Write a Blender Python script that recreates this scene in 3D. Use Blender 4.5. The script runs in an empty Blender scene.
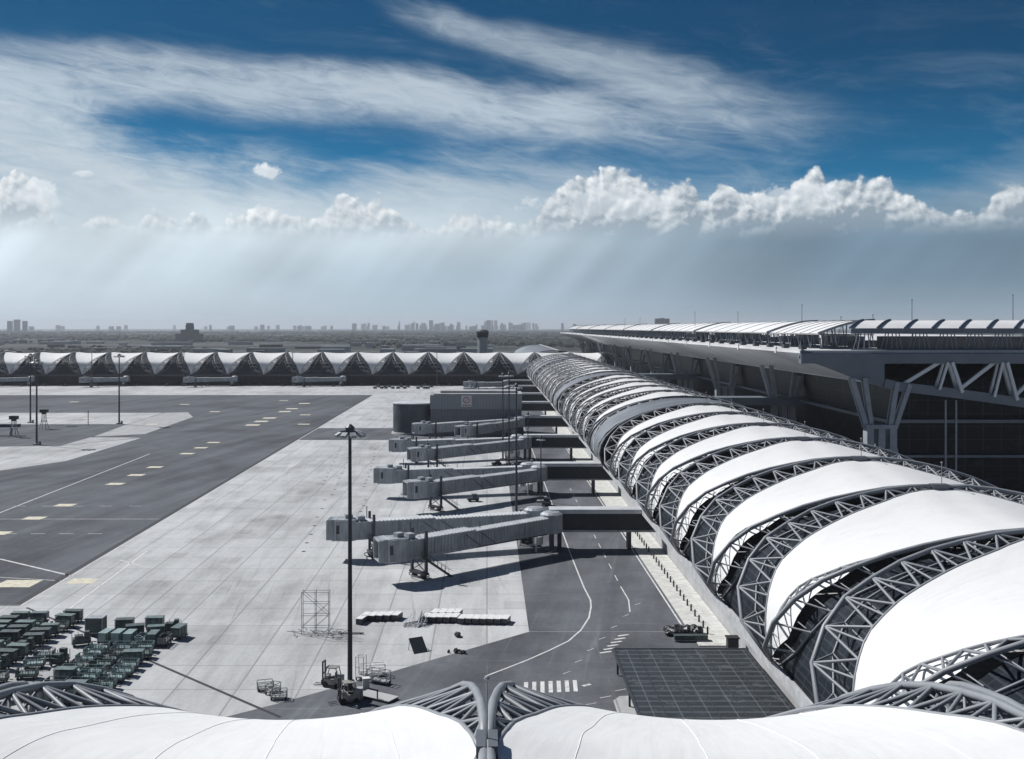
import bpy, math, random
from mathutils import Vector, Matrix
R = random.Random(7)
rad = math.radians
scn = bpy.context.scene
COL = scn.collection
# ------------------------------------------------------------------ camera, light, exposure
H, F, VX, VY = 43.5, 1050.0, 487.0, 327.0       # eye height, focal length in px, vanishing point
cam_d = bpy.data.cameras.new('camera'); cam = bpy.data.objects.new('camera', cam_d); COL.objects.link(cam)
cam.location = (0, 0, H); cam.rotation_euler = (rad(90), 0, 0)
cam_d.sensor_width = 36; cam_d.lens = 36*F/1024
cam_d.shift_x = (512-VX)/1024; cam_d.shift_y = -(379.5-VY)/1024
cam_d.clip_start = .5; cam_d.clip_end = 90000
scn.camera = cam
scn.view_settings.view_transform = 'Standard'; scn.view_settings.look = 'None'
scn.view_settings.exposure = 0.08; scn.view_settings.gamma = 1
SUN_EL = 45.0
SX, SY = -.84, .54                               # ground direction towards the sun
sun_d = bpy.data.lights.new('sun', 'SUN'); sun_d.energy = 4.9; sun_d.angle = rad(.5); sun_d.color = (1, .985, .965)
sun = bpy.data.objects.new('sun', sun_d); COL.objects.link(sun)
sv = Vector((SX, SY, 0)).normalized()*math.cos(rad(SUN_EL)) + Vector((0, 0, math.sin(rad(SUN_EL))))
sun.rotation_euler = sv.to_track_quat('Z', 'Y').to_euler(); sun.location = (-100, 60, 200)

def ground_at(px, py, h=0.0):
    y = F*(H-h)/(py-VY); return Vector(((px-VX)/F*y, y, h))

# ------------------------------------------------------------------ node helpers
class N:
    """a socket with arithmetic"""
    def __init__(s, nt, k): s.nt, s.k = nt, k
    def _m(s, op, *a, clamp=False):
        n = s.nt.nodes.new('ShaderNodeMath'); n.operation = op; n.use_clamp = clamp
        for i, v in enumerate((s,)+a):
            if isinstance(v, N): s.nt.links.new(v.k, n.inputs[i])
            else: n.inputs[i].default_value = v
        return N(s.nt, n.outputs[0])
    def __add__(s, o): return s._m('ADD', o)
    __radd__ = __add__
    def __sub__(s, o): return s._m('SUBTRACT', o)
    def __rsub__(s, o): return (s*-1)+o
    def __mul__(s, o): return s._m('MULTIPLY', o)
    __rmul__ = __mul__
    def __truediv__(s, o): return s._m('DIVIDE', o)
    def abs(s): return s._m('ABSOLUTE')
    def max(s, o): return s._m('MAXIMUM', o)
    def min(s, o): return s._m('MINIMUM', o)
    def pow(s, o): return s._m('POWER', o)
    def clamp(s): return s._m('ADD', 0.0, clamp=True)
    def gt(s, o): return s._m('GREATER_THAN', o)
    def frac(s): return s._m('FRACT')
    def atan2(s, o): return s._m('ARCTAN2', o)
    def asin(s): return s._m('ARCSINE')
    def smooth(s, a, b):
        n = s.nt.nodes.new('ShaderNodeMapRange'); n.interpolation_type = 'SMOOTHSTEP'
        s.nt.links.new(s.k, n.inputs[0]); n.inputs[1].default_value = a; n.inputs[2].default_value = b
        return N(s.nt, n.outputs[0])
def xyz(nt, x, y, z=0.0):
    n = nt.nodes.new('ShaderNodeCombineXYZ')
    for i, v in enumerate((x, y, z)):
        if isinstance(v, N): nt.links.new(v.k, n.inputs[i])
        else: n.inputs[i].default_value = v
    return N(nt, n.outputs[0])
def sep(v):
    n = v.nt.nodes.new('ShaderNodeSeparateXYZ'); v.nt.links.new(v.k, n.inputs[0])
    return [N(v.nt, n.outputs[i]) for i in range(3)]
def noise(v, scale=1, detail=4, rough=.55, dist=0.0, lac=2.0):
    n = v.nt.nodes.new('ShaderNodeTexNoise'); v.nt.links.new(v.k, n.inputs['Vector'])
    n.inputs['Scale'].default_value = scale; n.inputs['Detail'].default_value = detail
    n.inputs['Roughness'].default_value = rough; n.inputs['Distortion'].default_value = dist
    n.inputs['Lacunarity'].default_value = lac
    return N(v.nt, n.outputs['Fac'])
def voro(v, scale=1, smooth=.6, detail=0):
    n = v.nt.nodes.new('ShaderNodeTexVoronoi'); n.feature = 'SMOOTH_F1'; v.nt.links.new(v.k, n.inputs['Vector'])
    n.inputs['Scale'].default_value = scale; n.inputs['Smoothness'].default_value = smooth
    n.inputs['Detail'].default_value = detail
    return N(v.nt, n.outputs['Distance'])
def mixc(f, a, b):
    nt = f.nt if isinstance(f, N) else (a.nt if isinstance(a, N) else b.nt)
    n = nt.nodes.new('ShaderNodeMix'); n.data_type = 'RGBA'; n.clamp_factor = True
    ins = [n.inputs[0], n.inputs[6], n.inputs[7]]
    for s, v in zip(ins, (f, a, b)):
        if isinstance(v, N): nt.links.new(v.k, s)
        elif isinstance(v, (int, float)): s.default_value = v
        else: s.default_value = (*v, 1)
    return N(nt, n.outputs[2])
def mulc(c, f):
    n = c.nt.nodes.new('ShaderNodeVectorMath'); n.operation = 'SCALE'
    c.nt.links.new(c.k, n.inputs[0])
    if isinstance(f, N): c.nt.links.new(f.k, n.inputs['Scale'])
    else: n.inputs['Scale'].default_value = f
    return N(c.nt, n.outputs[0])
def vop(op, a, b):
    n = a.nt.nodes.new('ShaderNodeVectorMath'); n.operation = op
    a.nt.links.new(a.k, n.inputs[0])
    if isinstance(b, N): a.nt.links.new(b.k, n.inputs[1])
    else: n.inputs[1].default_value = b
    return N(a.nt, n.outputs[0])
def fcurve(v, pts):
    n = v.nt.nodes.new('ShaderNodeFloatCurve'); v.nt.links.new(v.k, n.inputs['Value'])
    c = n.mapping.curves[0]
    while len(c.points) < len(pts): c.points.new(.5, .5)
    for p, (x, y) in zip(c.points, sorted(pts)): p.location = (x, y); p.handle_type = 'AUTO'
    n.mapping.update(); return N(v.nt, n.outputs[0])

# ------------------------------------------------------------------ sky: Nishita air with cirrus, a cumulus line and light shafts
world = bpy.data.worlds.new('World'); scn.world = world; world.use_nodes = True
nt = world.node_tree; nt.nodes.clear()
out = nt.nodes.new('ShaderNodeOutputWorld'); bg = nt.nodes.new('ShaderNodeBackground'); nt.links.new(bg.outputs[0], out.inputs[0])
WS = .10; bg.inputs['Strength'].default_value = WS
sky = nt.nodes.new('ShaderNodeTexSky'); sky.sky_type = 'NISHITA'; sky.sun_disc = False
sky.sun_elevation = rad(SUN_EL); sky.sun_rotation = math.atan2(SX, SY); sky.air_density = 1.0; sky.dust_density = .6; sky.ozone_density = 2.5
tc = nt.nodes.new('ShaderNodeTexCoord'); D = N(nt, tc.outputs['Generated'])
dx, dy, dz = sep(D)
az = dx.atan2(dy)*1.0; el = dz.asin()
P2 = xyz(nt, az, el)
S = N(nt, sky.outputs[0])
lum = vop('DOT_PRODUCT', S, (.2, .5, .3))
# clear air: the blue of the Nishita sky, deepened as through a polariser
clear = vop('MULTIPLY', S, (.032, .33, .53))
clear = mixc(el.smooth(.03, .27), mulc(clear, 1.3), mulc(clear, .54))
HZ = 1.0/WS
def C(r, g, b): return (r*HZ, g*HZ, b*HZ)
w1 = noise(P2, 6, 3, .5); w2 = noise(vop('ADD', P2, (3.1, 7.7, 1)), 6, 3, .5)
aw = az + (w1-.5)*.10; ew = el + (w2-.5)*.05
def streak(slope, sx, sy, seed, det=7, rough=.6, dist=.6):
    u = aw + ew*slope; v = ew - aw*slope
    return noise(xyz(nt, u*sx, v*sy, seed), 1, det, rough, dist)
s1 = streak(-.12, 7, 26, 2.0); s2 = streak(-.3, 6, 34, 5.5); s3 = streak(-.05, 3.5, 22, 9.0)
fine = noise(xyz(nt, (az - el*.15)*17+w1*.8, (el + az*.15)*80, 3.3), 1, 9, .66, 1.3)
b1 = 1-((ew-(.206-az*.062-az*az*.10)).abs()/(.034+az.abs()*.012)).smooth(.0, 1.5)
b1 = b1*az.smooth(.46, .02)
b2 = 1-((ew-(.272-az*.27)).abs()/(.018+az.abs()*.07)).smooth(.0, 1.5)
b2 = b2*az.smooth(-.16, .0)*az.smooth(.45, .12)
c1 = (b1*(s1*.95+fine*.85-.12)).smooth(.12, .90)*.74
c2 = (b2*(s2*1.0+fine*.8-.12)).smooth(.10, .95)*.58
wisp = (s2*.6+fine*.4).smooth(.52, .86)*.19
veil = (s3*.6+s1*.4).smooth(.46, .68)*.24*el.smooth(.31, .2)
# milky layer above and behind the cumulus
topline = fcurve((az+.5).clamp(), [(0.0, .66), (.06, .65), (.2, .52), (.34, .44), (.44, .50), (.56, .49), (.66, .42), (.8, .42), (.9, .40), (1, .50)])*.3
lay = (topline - ew + (s1-.5)*.075 + (fine-.5)*.03).smooth(-.028, .030)
layr = lay*(.62+az.smooth(.2, -.1)*.34)
cloudw = mixc(az.smooth(-.4, .5), C(.60, .675, .73), C(.40, .475, .55))
colr = mixc(veil, clear, C(.34, .45, .56))
colr = mixc(wisp, colr, C(.45, .56, .65))
colr = mixc(c1, colr, C(.60, .68, .745))
colr = mixc(c2, colr, C(.55, .64, .71))
colr = mixc(layr, colr, mixc((s3*.5+fine*.5).smooth(.3, .7), C(.40, .50, .585), cloudw))
# grey curtain of haze under the cumulus, with crepuscular shafts
low = (el+(noise(P2, 9, 5, .6)-.5)*.06).smooth(.140, .070)
rays = noise(xyz(nt, (az - el*.75)*9, el*1.2, 4.0), 1, 2, .5)
rays2 = noise(xyz(nt, (az - el*.95)*21, el*1.5, 8.0), 1, 2, .5)
rm = ((rays-.5)*1.0+(rays2-.5)*.40)*el.smooth(0, .06)*el.smooth(.14, .08)
murk = noise(xyz(nt, az*5, el*12, 1.0), 1, 5, .5)
lowc = mixc(az.smooth(-.45, .02), C(.64, .755, .83), C(.40, .515, .61))
lowc = mixc(az.smooth(-.02, .36), lowc, C(.15, .235, .315))
lowc = mixc(el.smooth(.04, .10)*az.smooth(.22, -.05)*.75, lowc, C(.68, .775, .83))
lowc = mixc(el.smooth(.045, .0)*.35, lowc, C(.40, .51, .585))
lowc = mulc(lowc, rm*.95+(murk-.5)*.42+1.0)
colr = mixc(low*.96, colr, lowc)
# cumulus
tops = [(0,185),(25,176),(45,192),(62,212),(100,213),(130,209),(200,214),(240,209),(262,200),(300,206),(330,196),(355,183),(385,189),(402,206),(440,208),(458,200),(482,205),(515,213),(530,208),(545,186),(560,176),(600,164),(640,170),(655,181),(690,178),(708,192),(725,180),(745,190),(775,190),(800,172),(815,170),(835,185),(850,181),(880,183),(905,198),(930,206),(980,208),(1000,194),(1024,190)]
def azn(px): return math.atan((px-VX)/F)+.5
pts = [(azn(x), (327-y)/F/.2) for x, y in tops]
env = [fcurve((az+.5).clamp(), pts)*.2]
def billow(off):
    q = vop('ADD', P2, off)
    wq = noise(q, 30, 3, .5)
    q = vop('ADD', q, mulc(xyz(nt, wq-.5, noise(vop('ADD', q, (5, 2, 0)), 30, 3, .5)-.5), .014))
    v = (.62-voro(q, 36, .35))*.62 + (.6-voro(q, 105, .35))*.27 + (.6-voro(q, 240, .4))*.09 + (noise(q, 120, 6, .6)-.5)*.35
    return v
B0 = billow((0, 0, 0)); B1 = billow((-.0030, .0042, 0))
depth = env[0] - el + (B0-.25)*.028 - .004 - (noise(xyz(nt, az*22, 2.0), 1, 2, .5)-.44).max(0)*.045*az.smooth(.12, -.02)
cm = depth.smooth(-.001, .0045)*el.smooth(.078, .106)
lit = ((B0-B1)*2.5+.53 - depth.max(0)*13 + (noise(P2, 14, 3, .5)-.5)*.9).clamp()
cc = mixc(lit, mixc(az.smooth(-.2, .3), C(.42, .49, .55), C(.27, .335, .40)), C(.90, .935, .95))
colr = mixc(cm*.96, colr, cc)
B2 = noise(P2, 90, 5, .6)
# single small clouds above the line
def puff(px, py, wx, wy, k=.9):
    ax, ey = math.atan((px-VX)/F), (327-py)/F
    r = (((az-ax)/(wx/F)).pow(2)+((el-ey)/(wy/F)).pow(2)).pow(.5) if False else (((az-ax)*(F/wx))*((az-ax)*(F/wx))+((el-ey)*(F/wy))*((el-ey)*(F/wy))).pow(.5)
    return (1-r+(B2-.5)*1.7+(B0-.2)*.7).smooth(-.02, .4)*k, ((el-ey)*(F/wy)*.5+.55+(B0-B1)*1.2).clamp()
for a in ((267, 175, 20, 8, .9), (83, 185, 13, 4, .6), (38, 206, 26, 18, .7), (610, 205, 95, 22, .55), (800, 205, 60, 20, .5)):
    m, l = puff(*a); colr = mixc(m, colr, mixc(l, C(.50, .57, .63), C(.85, .89, .92)))
colr = mixc(dz.smooth(.0, -.02), colr, C(.2, .24, .28))
# out-of-view sky: Nishita and thin cloud, dimmed and blued to darken the shadows
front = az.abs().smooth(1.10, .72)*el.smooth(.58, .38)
dimmed_sky = mixc(.25, vop('MULTIPLY', S, (.11, .19, .30)), C(.08, .11, .15))
nt.links.new(colr.k, bg.inputs['Color'])
bg2 = nt.nodes.new('ShaderNodeBackground'); bg2.inputs['Strength'].default_value = WS; nt.links.new(dimmed_sky.k, bg2.inputs['Color'])
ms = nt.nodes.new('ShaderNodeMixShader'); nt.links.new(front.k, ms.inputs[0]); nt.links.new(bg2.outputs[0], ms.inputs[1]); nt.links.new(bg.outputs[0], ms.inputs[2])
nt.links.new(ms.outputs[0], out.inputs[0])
world.cycles.sampling_method = 'MANUAL'; world.cycles.sample_map_resolution = 512

# ------------------------------------------------------------------ materials
def mat(name, col, rough=.6, metal=0.0, var=.15, vs=.6, bump=0.0, bs=8.0, fn=None, spec=.5):
    m = bpy.data.materials.new(name); m.use_nodes = True; t = m.node_tree
    b = t.nodes['Principled BSDF']; b.inputs['Roughness'].default_value = rough; b.inputs['Metallic'].default_value = metal
    b.inputs['Specular IOR Level'].default_value = spec
    g = t.nodes.new('ShaderNodeNewGeometry'); p = N(t, g.outputs['Position'])
    base = mixc(noise(p, vs, 5, .6).smooth(.3, .7), tuple(c*(1-var) for c in col), tuple(min(1, c*(1+var)) for c in col))
    if fn: base = fn(t, p, base, b)
    t.links.new(base.k, b.inputs['Base Color'])
    if bump:
        bn = t.nodes.new('ShaderNodeBump'); bn.inputs['Strength'].default_value = bump; bn.inputs['Distance'].default_value = .05
        t.links.new(noise(p, bs, 4, .6).k, bn.inputs['Height']); t.links.new(bn.outputs[0], b.inputs['Normal'])
    return m
def stripes(x, period, width):    # 1 on a thin line every period
    return ((x/period).frac()-.5).abs().gt(.5-width/period/2)
def uvn(t):
    n = t.nodes.new('ShaderNodeUVMap'); return sep(N(t, n.outputs[0]))
def f_concrete(t, p, base, b):
    x, y, z = sep(p)
    cell = t.nodes.new('ShaderNodeTexWhiteNoise'); cell.noise_dimensions = '2D'
    cx = (x/7.5)._m('FLOOR'); cy = (y/9.0)._m('FLOOR')
    t.links.new(xyz(t, cx, cy).k, cell.inputs['Vector'])
    slab = N(t, cell.outputs['Value'])
    cell2 = t.nodes.new('ShaderNodeTexWhiteNoise'); cell2.noise_dimensions = '2D'
    t.links.new(xyz(t, (x/15.0)._m('FLOOR'), 1.0).k, cell2.inputs['Vector'])
    lane = N(t, cell2.outputs['Value'])
    st = noise(xyz(t, x*.35, y*.045), 1, 6, .65).smooth(.35, .75)
    st2 = noise(p, .035, 6, .65, .4).smooth(.42, .7)
    tyre = noise(xyz(t, x*1.4+y*.15, y*.02), 1, 5, .6).smooth(.60, .74)
    oil = noise(p, .45, 6, .7).smooth(.63, .76)
    sp = noise(p, 1.6, 6, .75)
    near = y.smooth(190, 120)*.10*noise(p, .05, 3)
    rp = t.nodes.new('ShaderNodeTexWhiteNoise'); rp.noise_dimensions = '2D'
    t.links.new(xyz(t, (x/3.75+.3)._m('FLOOR'), (y/4.5)._m('FLOOR')).k, rp.inputs['Vector'])
    rep = N(t, rp.outputs['Value']).gt(.965)*.16
    f = (1-slab*.08-lane*.13-rep*.6-st*.20-st2*.22-tyre*.20-oil*.34-near)+(sp-.5)*.34
    c = mulc(base, f)
    j = stripes(x, 7.5, .22).max(stripes(y, 9.0, .18))
    return mixc(j*(.34+noise(p, .1, 2)*.5), c, (.16, .165, .17))
def f_asphalt(t, p, base, b):
    x, y, z = sep(p)
    st = noise(xyz(t, x*.16-y*.03, y*.012), 1, 6, .6).smooth(.3, .75)
    st2 = noise(xyz(t, x*.8-y*.14, y*.03), 1, 6, .6).smooth(.55, .8)
    pt = noise(p, .02, 5, .6, .5).smooth(.45, .65)
    sp = noise(p, 1.1, 5, .75)
    c = mulc(base, .76+st*.42+st2*.42-pt*.26+(sp-.5)*.55)
    j = stripes(y+noise(p, .02, 2)*3, 17.3, .18).max(stripes(x, 15.0, .14)*.6)
    return mixc(j*noise(p, .08, 3).smooth(.45, .62)*.5, c, (.24, .25, .26))
def f_field(t, p, base, b):
    x, y, z = sep(p)
    n1 = noise(xyz(t, x*.0011, y*.0011), 1, 7, .65, .6); n2 = noise(xyz(t, x*.009, y*.005), 1, 6, .7)
    c = mixc(n1.smooth(.42, .6), (.022, .028, .026), (.07, .076, .072))
    c = mixc(n2.smooth(.60, .74), c, (.16, .165, .16))
    return mixc(n2.smooth(.44, .34), c, (.02, .03, .026))
def f_membrane(t, p, base, b):
    u_, v_, _w = uvn(t)
    bn = t.nodes.new('ShaderNodeBump'); bn.inputs['Strength'].default_value = .5; bn.inputs['Distance'].default_value = .5
    hgt = noise(xyz(t, u_*5+noise(p, .12, 2)*1.2, v_*7), 1, 3, .5)*.8+noise(xyz(t, u_*34+v_*6, v_*9), 1, 3, .5)*.12
    t.links.new(hgt.k, bn.inputs['Height']); t.links.new(bn.outputs[0], b.inputs['Normal'])
    u, v, _ = uvn(t)
    s = ((u*7).frac()-.5).abs().gt(.487)
    s2 = ((v*14).frac()-.5).abs().gt(.495)
    dirt = noise(xyz(t, u*9, v*60), 1, 6, .6).smooth(.55, .85)
    dirt2 = noise(xyz(t, u*40, v*5), 1, 5, .6).smooth(.6, .85)
    c = mixc(dirt*.30+dirt2*.22, base, (.50, .51, .51))
    return mixc(s*.22+s2*.05, c, (.55, .57, .60))
def f_glazing(t, p, base, b):
    u, v, _ = uvn(t)
    a = ((u*9).frac()-.5).abs().gt(.46); c_ = ((v*70).frac()-.5).abs().gt(.40)
    n = noise(xyz(t, u*3, v*30), 1, 4, .6).smooth(.4, .7)
    c = mixc(n*.5, base, (.030, .037, .047))
    return mixc(a.max(c_)*.4, c, (.065, .076, .09))
def f_metal(t, p, base, b):
    u, v, _ = uvn(t)
    c_ = ((u*26).frac()-.5).abs().gt(.44)
    n = noise(xyz(t, u*12, v*6), 1, 6, .6).smooth(.35, .7)
    return mixc(c_*.4, mulc(base, .8+n*.4), (.10, .11, .13))
def f_clad(t, p, base, b):
    x, y, z = sep(p)
    s = stripes(x+y*.7, 1.2, .14).max(stripes(z, 2.4, .08))
    dr = noise(xyz(t, (x+y)*1.5, z*.12), 1, 5, .6).smooth(.5, .75)
    return mixc(s*.35, mixc(dr*.35, base, tuple(.45*c for c in (.2, .21, .22))), (.03, .035, .04))
def f_glasswall(t, p, base, b):
    x, y, z = sep(p)
    g = stripes(x+y, 4.5, .22).max(stripes(z, 3.2, .16))
    n = noise(xyz(t, (x+y)*.12, z*.2), 1, 6, .65, 1.5).smooth(.52, .72)
    c = mixc(n*.6, base, (.045, .060, .080))  # pale blotches painted in as reflections on the dark glass
    return mixc(g*.6, c, (.045, .058, .075))
def f_panelroof(t, p, base, b):
    x, y, z = sep(p)
    g = stripes(x, 2.9, .10); g2 = stripes(y, 1.5, .30)
    n = noise(p, .55, 5, .6, 1.2).smooth(.54, .66)
    g2 = stripes(y+noise(p, .3, 2)*.1, 1.62, .42)
    c = mixc(g2*.8, base, (.075, .084, .092))
    return mixc(g*.6, mixc(n*.35, c, (.13, .145, .155)), (.16, .175, .19))  # faint pale patches painted in for reflections on the panels
CON = mat('apron_concrete', (.545, .555, .56), .85, var=.05, vs=.05, fn=f_concrete, spec=.2)
CON2 = mat('worn_concrete', (.36, .365, .37), .85, var=.16, vs=.2, spec=.2)
ASP = mat('asphalt', (.112, .12, .134), .9, var=.08, vs=.1, fn=f_asphalt, spec=.15)
ASP2 = mat('dark_asphalt', (.122, .13, .143), .9, var=.12, vs=.15, fn=f_asphalt, spec=.15)
FIELD = mat('field', (.1, .11, .1), 1, fn=f_field, spec=.1)
def f_worn(t, p, base, b): return mixc(noise(p, 1.1, 6, .7).smooth(.50, .68)*.7, base, (.2, .205, .21))
WPAINT = mat('white_marking', (.62, .62, .61), .7, var=.1, vs=.8, fn=f_worn)
YPAINT = mat('cream_marking', (.60, .555, .43), .7, var=.12, vs=.7, fn=f_worn)
DRAIN = mat('drain_grating', (.02, .022, .026), .8)
MEM = mat('white_membrane', (.72, .725, .72), .62, var=.02, vs=.08, fn=f_membrane, spec=.3)
STEEL = mat('painted_steel', (.235, .25, .268), .5, .0, var=.10, vs=.4)
DSTEEL = mat('dark_steel', (.06, .066, .078), .5, .4, var=.15, vs=.5)
GLZ = mat('tube_glazing', (.010, .014, .020), .5, 0, spec=.12, var=.2, vs=.1, fn=f_glazing)
METR = mat('grey_metal_roof', (.20, .215, .235), .5, .3, var=.12, vs=.08, fn=f_metal)
WALL = mat('podium_concrete', (.36, .365, .375), .8, var=.14, vs=.25, bump=.2)
LEDGE = mat('ledge_concrete', (.42, .43, .44), .85, var=.15, vs=.6)
SEAM = mat('seam_strip', (.80, .80, .79), .5, var=.05)
VCOL = mat('column_paint', (.30, .33, .365), .6, .05, var=.12, vs=.3)
def f_pave(t, p, base, b):
    x, y, z = sep(p)
    j = stripes(y, 3.0, .12).max(stripes(x, 1.5, .06))
    d = noise(p, .8, 6, .7).smooth(.45, .7)
    return mixc(d*.45, mixc(j*.35, base, (.25, .25, .24)), (.32, .32, .30))
PALE = mat('pale_walkway', (.58, .58, .55), .8, var=.12, vs=.5, fn=f_pave)
DARKG = mat('dark_glass_wall', (.006, .009, .014), .4, 0, var=.3, vs=.1, fn=f_glasswall, spec=.15)
SLAB = mat('roof_slab_concrete', (.58, .585, .59), .8, var=.10, vs=.12)
SOFF = mat('soffit_metal', (.64, .665, .69), .6, .1, var=.10, vs=.06)
TGREY = mat('blue_grey_steel', (.15, .175, .21), .55, .2, var=.1, vs=.2)
CANW = mat('white_canopy', (.78, .78, .77), .5, var=.05, vs=.15)
def f_dirt(t, p, base, b):
    x, y, z = sep(p)
    d = noise(xyz(t, x*1.3, y*1.3, z*.25), 1, 5, .65).smooth(.42, .68)
    return mixc(d*.42, base, (.11, .12, .135))
BRG = mat('bridge_grey', (.36, .385, .41), .5, .1, var=.14, vs=.35, fn=f_dirt)
BRGL = mat('bridge_roof', (.55, .565, .58), .5, .1, var=.10, vs=.4)
CABG = mat('cab_glass', (.03, .04, .05), .15, 0)
CORR = mat('corridor_side', (.018, .023, .031), .5, .1, var=.25, vs=.3)
CLAD = mat('grey_cladding', (.20, .215, .235), .6, .1, var=.12, vs=.08, fn=f_clad)
CLAD2 = mat('pale_cladding', (.30, .315, .335), .6, .1, var=.12, vs=.1, fn=f_clad)
TANK = mat('tank_sheet', (.085, .10, .115), .55, .2, var=.35, vs=.12, fn=f_clad)
RUB = mat('rubber', (.02, .02, .022), .8)
GRN = [mat('cart_green', (.12, .165, .165), .55, .2, var=.3, vs=1.2), mat('cart_dark', (.065, .085, .088), .55, .2, var=.3, vs=1.2),
       mat('cart_teal', (.24, .32, .32), .5, .2, var=.25, vs=1.2), mat('cart_grey', (.20, .22, .22), .5, .3, var=.2, vs=1.2)]
WHT = mat('white_paint', (.70, .70, .69), .6, var=.1, vs=2)
FORK = mat('truck_paint', (.30, .30, .27), .4, .1, var=.2, vs=1.5)
REDP = mat('faded_red', (.45, .20, .20), .7)
PANELR = mat('glass_panels', (.020, .026, .032), .6, 0, var=.2, vs=.3, fn=f_panelroof)
LEAF = mat('far_foliage', (.018, .025, .022), 1, var=.5, vs=.01)
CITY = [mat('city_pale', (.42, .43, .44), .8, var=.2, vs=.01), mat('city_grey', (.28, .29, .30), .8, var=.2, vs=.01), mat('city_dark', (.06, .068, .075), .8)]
SACK = mat('black_plastic', (.022, .025, .028), .4, var=.4, vs=3)

# ------------------------------------------------------------------ mesh builder and object helpers
class MB:
    def __init__(s): s.v = []; s.f = []; s.uv = None; s.sm = False
    def face(s, pts):
        n = len(s.v); s.v += [tuple(p) for p in pts]; s.f.append(tuple(range(n, n+len(pts))))
    def box(s, x0, x1, y0, y1, z0, z1, rot=None, org=(0, 0, 0)):
        n = len(s.v)
        P = [Vector((x, y, z)) for z in (z0, z1) for y in (y0, y1) for x in (x0, x1)]
        if rot is not None:
            M = rot if isinstance(rot, Matrix) else Matrix.Rotation(rot, 3, 'Z')
            P = [M @ p for p in P]
        s.v += [tuple(p+Vector(org)) for p in P]
        for f in ((0, 2, 3, 1), (4, 5, 7, 6), (0, 1, 5, 4), (2, 6, 7, 3), (0, 4, 6, 2), (1, 3, 7, 5)): s.f.append(tuple(n+i for i in f))
        return s
    def bar(s, a, b, w, d=None):            # square bar between two points
        a = Vector(a); b = Vector(b); d = d or w; t = (b-a); L = t.length
        if L < 1e-5: return s
        q = t.to_track_quat('Z', 'Y').to_matrix()
        return s.box(-w/2, w/2, -d/2, d/2, 0, L, q, a)
    def tube(s, pts, r, n=6, r2=None, cap=True):
        pts = [Vector(p) for p in pts]; k0 = len(s.v); m = len(pts); up = None
        for i, p in enumerate(pts):
            t = (pts[min(i+1, m-1)]-pts[max(i-1, 0)]).normalized()
            if up is None:
                up = Vector((0, 0, 1)) if abs(t.z) < .9 else Vector((1, 0, 0))
            x = t.cross(up).normalized(); up = x.cross(t).normalized()
            rr = r if r2 is None else r+(r2-r)*i/(m-1)
            for j in range(n):
                a = 2*math.pi*j/n; s.v.append(tuple(p+x*math.cos(a)*rr+up*math.sin(a)*rr))
        for i in range(m-1):
            for j in range(n):
                a = k0+i*n+j; b = k0+i*n+(j+1) % n; s.f.append((a, a+n, b+n, b))
        if cap:
            s.f.append(tuple(range(k0, k0+n))); s.f.append(tuple(reversed(range(k0+(m-1)*n, k0+m*n))))
        return s
    def lathe(s, prof, n=16, org=(0, 0, 0)):
        k0 = len(s.v); o = Vector(org)
        for r, z in prof:
            for j in range(n):
                a = 2*math.pi*j/n; s.v.append((o.x+r*math.cos(a), o.y+r*math.sin(a), o.z+z))
        for i in range(len(prof)-1):
            for j in range(n):
                a = k0+i*n+j; b = k0+i*n+(j+1) % n; s.f.append((a, b, b+n, a+n))
        s.f.append(tuple(reversed(range(k0, k0+n)))); s.f.append(tuple(range(k0+(len(prof)-1)*n, k0+len(prof)*n)))
        return s
    def grid(s, rows, uvs=None):
        k0 = len(s.v); a = len(rows); b = len(rows[0])
        for r in rows: s.v += [tuple(p) for p in r]
        for i in range(a-1):
            for j in range(b-1):
                k = k0+i*b+j; s.f.append((k, k+1, k+b+1, k+b))
        if uvs: s.uv = uvs
        s.sm = True
        return s
    def mesh(s, name, m):
        me = bpy.data.meshes.new(name); me.from_pydata(s.v, [], s.f)
        if s.uv:
            flat = [u for r in s.uv for u in r]; l = me.uv_layers.new(name='UVMap')
            for lp in me.loops: l.data[lp.index].uv = flat[lp.vertex_index]
        me.materials.append(m)
        if s.sm:
            for p in me.polygons: p.use_smooth = True
        me.update(); return me
    def build(s, name, m, parent=None, loc=(0, 0, 0), rz=0):
        return put(name, s.mesh(name, m), parent, loc, rz)
def put(name, me, parent=None, loc=(0, 0, 0), rz=0):
    o = bpy.data.objects.new(name, me); COL.objects.link(o); o.location = loc; o.rotation_euler[2] = rz
    if parent: o.parent = parent
    return o
def tag(o, label, cat, group=None):
    o['label'] = label; o['category'] = cat
    if group: o['group'] = group
    return o
def thing(name, label, cat, loc=(0, 0, 0), rz=0, group=None):
    o = bpy.data.objects.new(name, None); COL.objects.link(o); o.location = loc; o.rotation_euler[2] = rz
    return tag(o, label, cat, group)
def struct(name, mb, m, kind='structure'):
    o = mb.build(name, m); o['kind'] = kind; return o
def kids(o): return [c for c in COL.objects if c.parent == o]
def copy_tree(o, loc=None, rz=None, label=None, group=None, ch=None):
    c = o.copy(); COL.objects.link(c)
    if loc is not None: c.location = loc
    if rz is not None: c.rotation_euler[2] = rz
    if label: c['label'] = label
    if group: c['group'] = group
    for k in (ch if ch is not None else kids(o)):
        k2 = k.copy(); COL.objects.link(k2); k2.parent = c
        for g in kids(k):
            g2 = g.copy(); COL.objects.link(g2); g2.parent = k2
    return c
ORD = 'first second third fourth fifth sixth seventh eighth ninth tenth eleventh twelfth thirteenth fourteenth fifteenth sixteenth seventeenth eighteenth nineteenth twentieth'.split()
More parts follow.
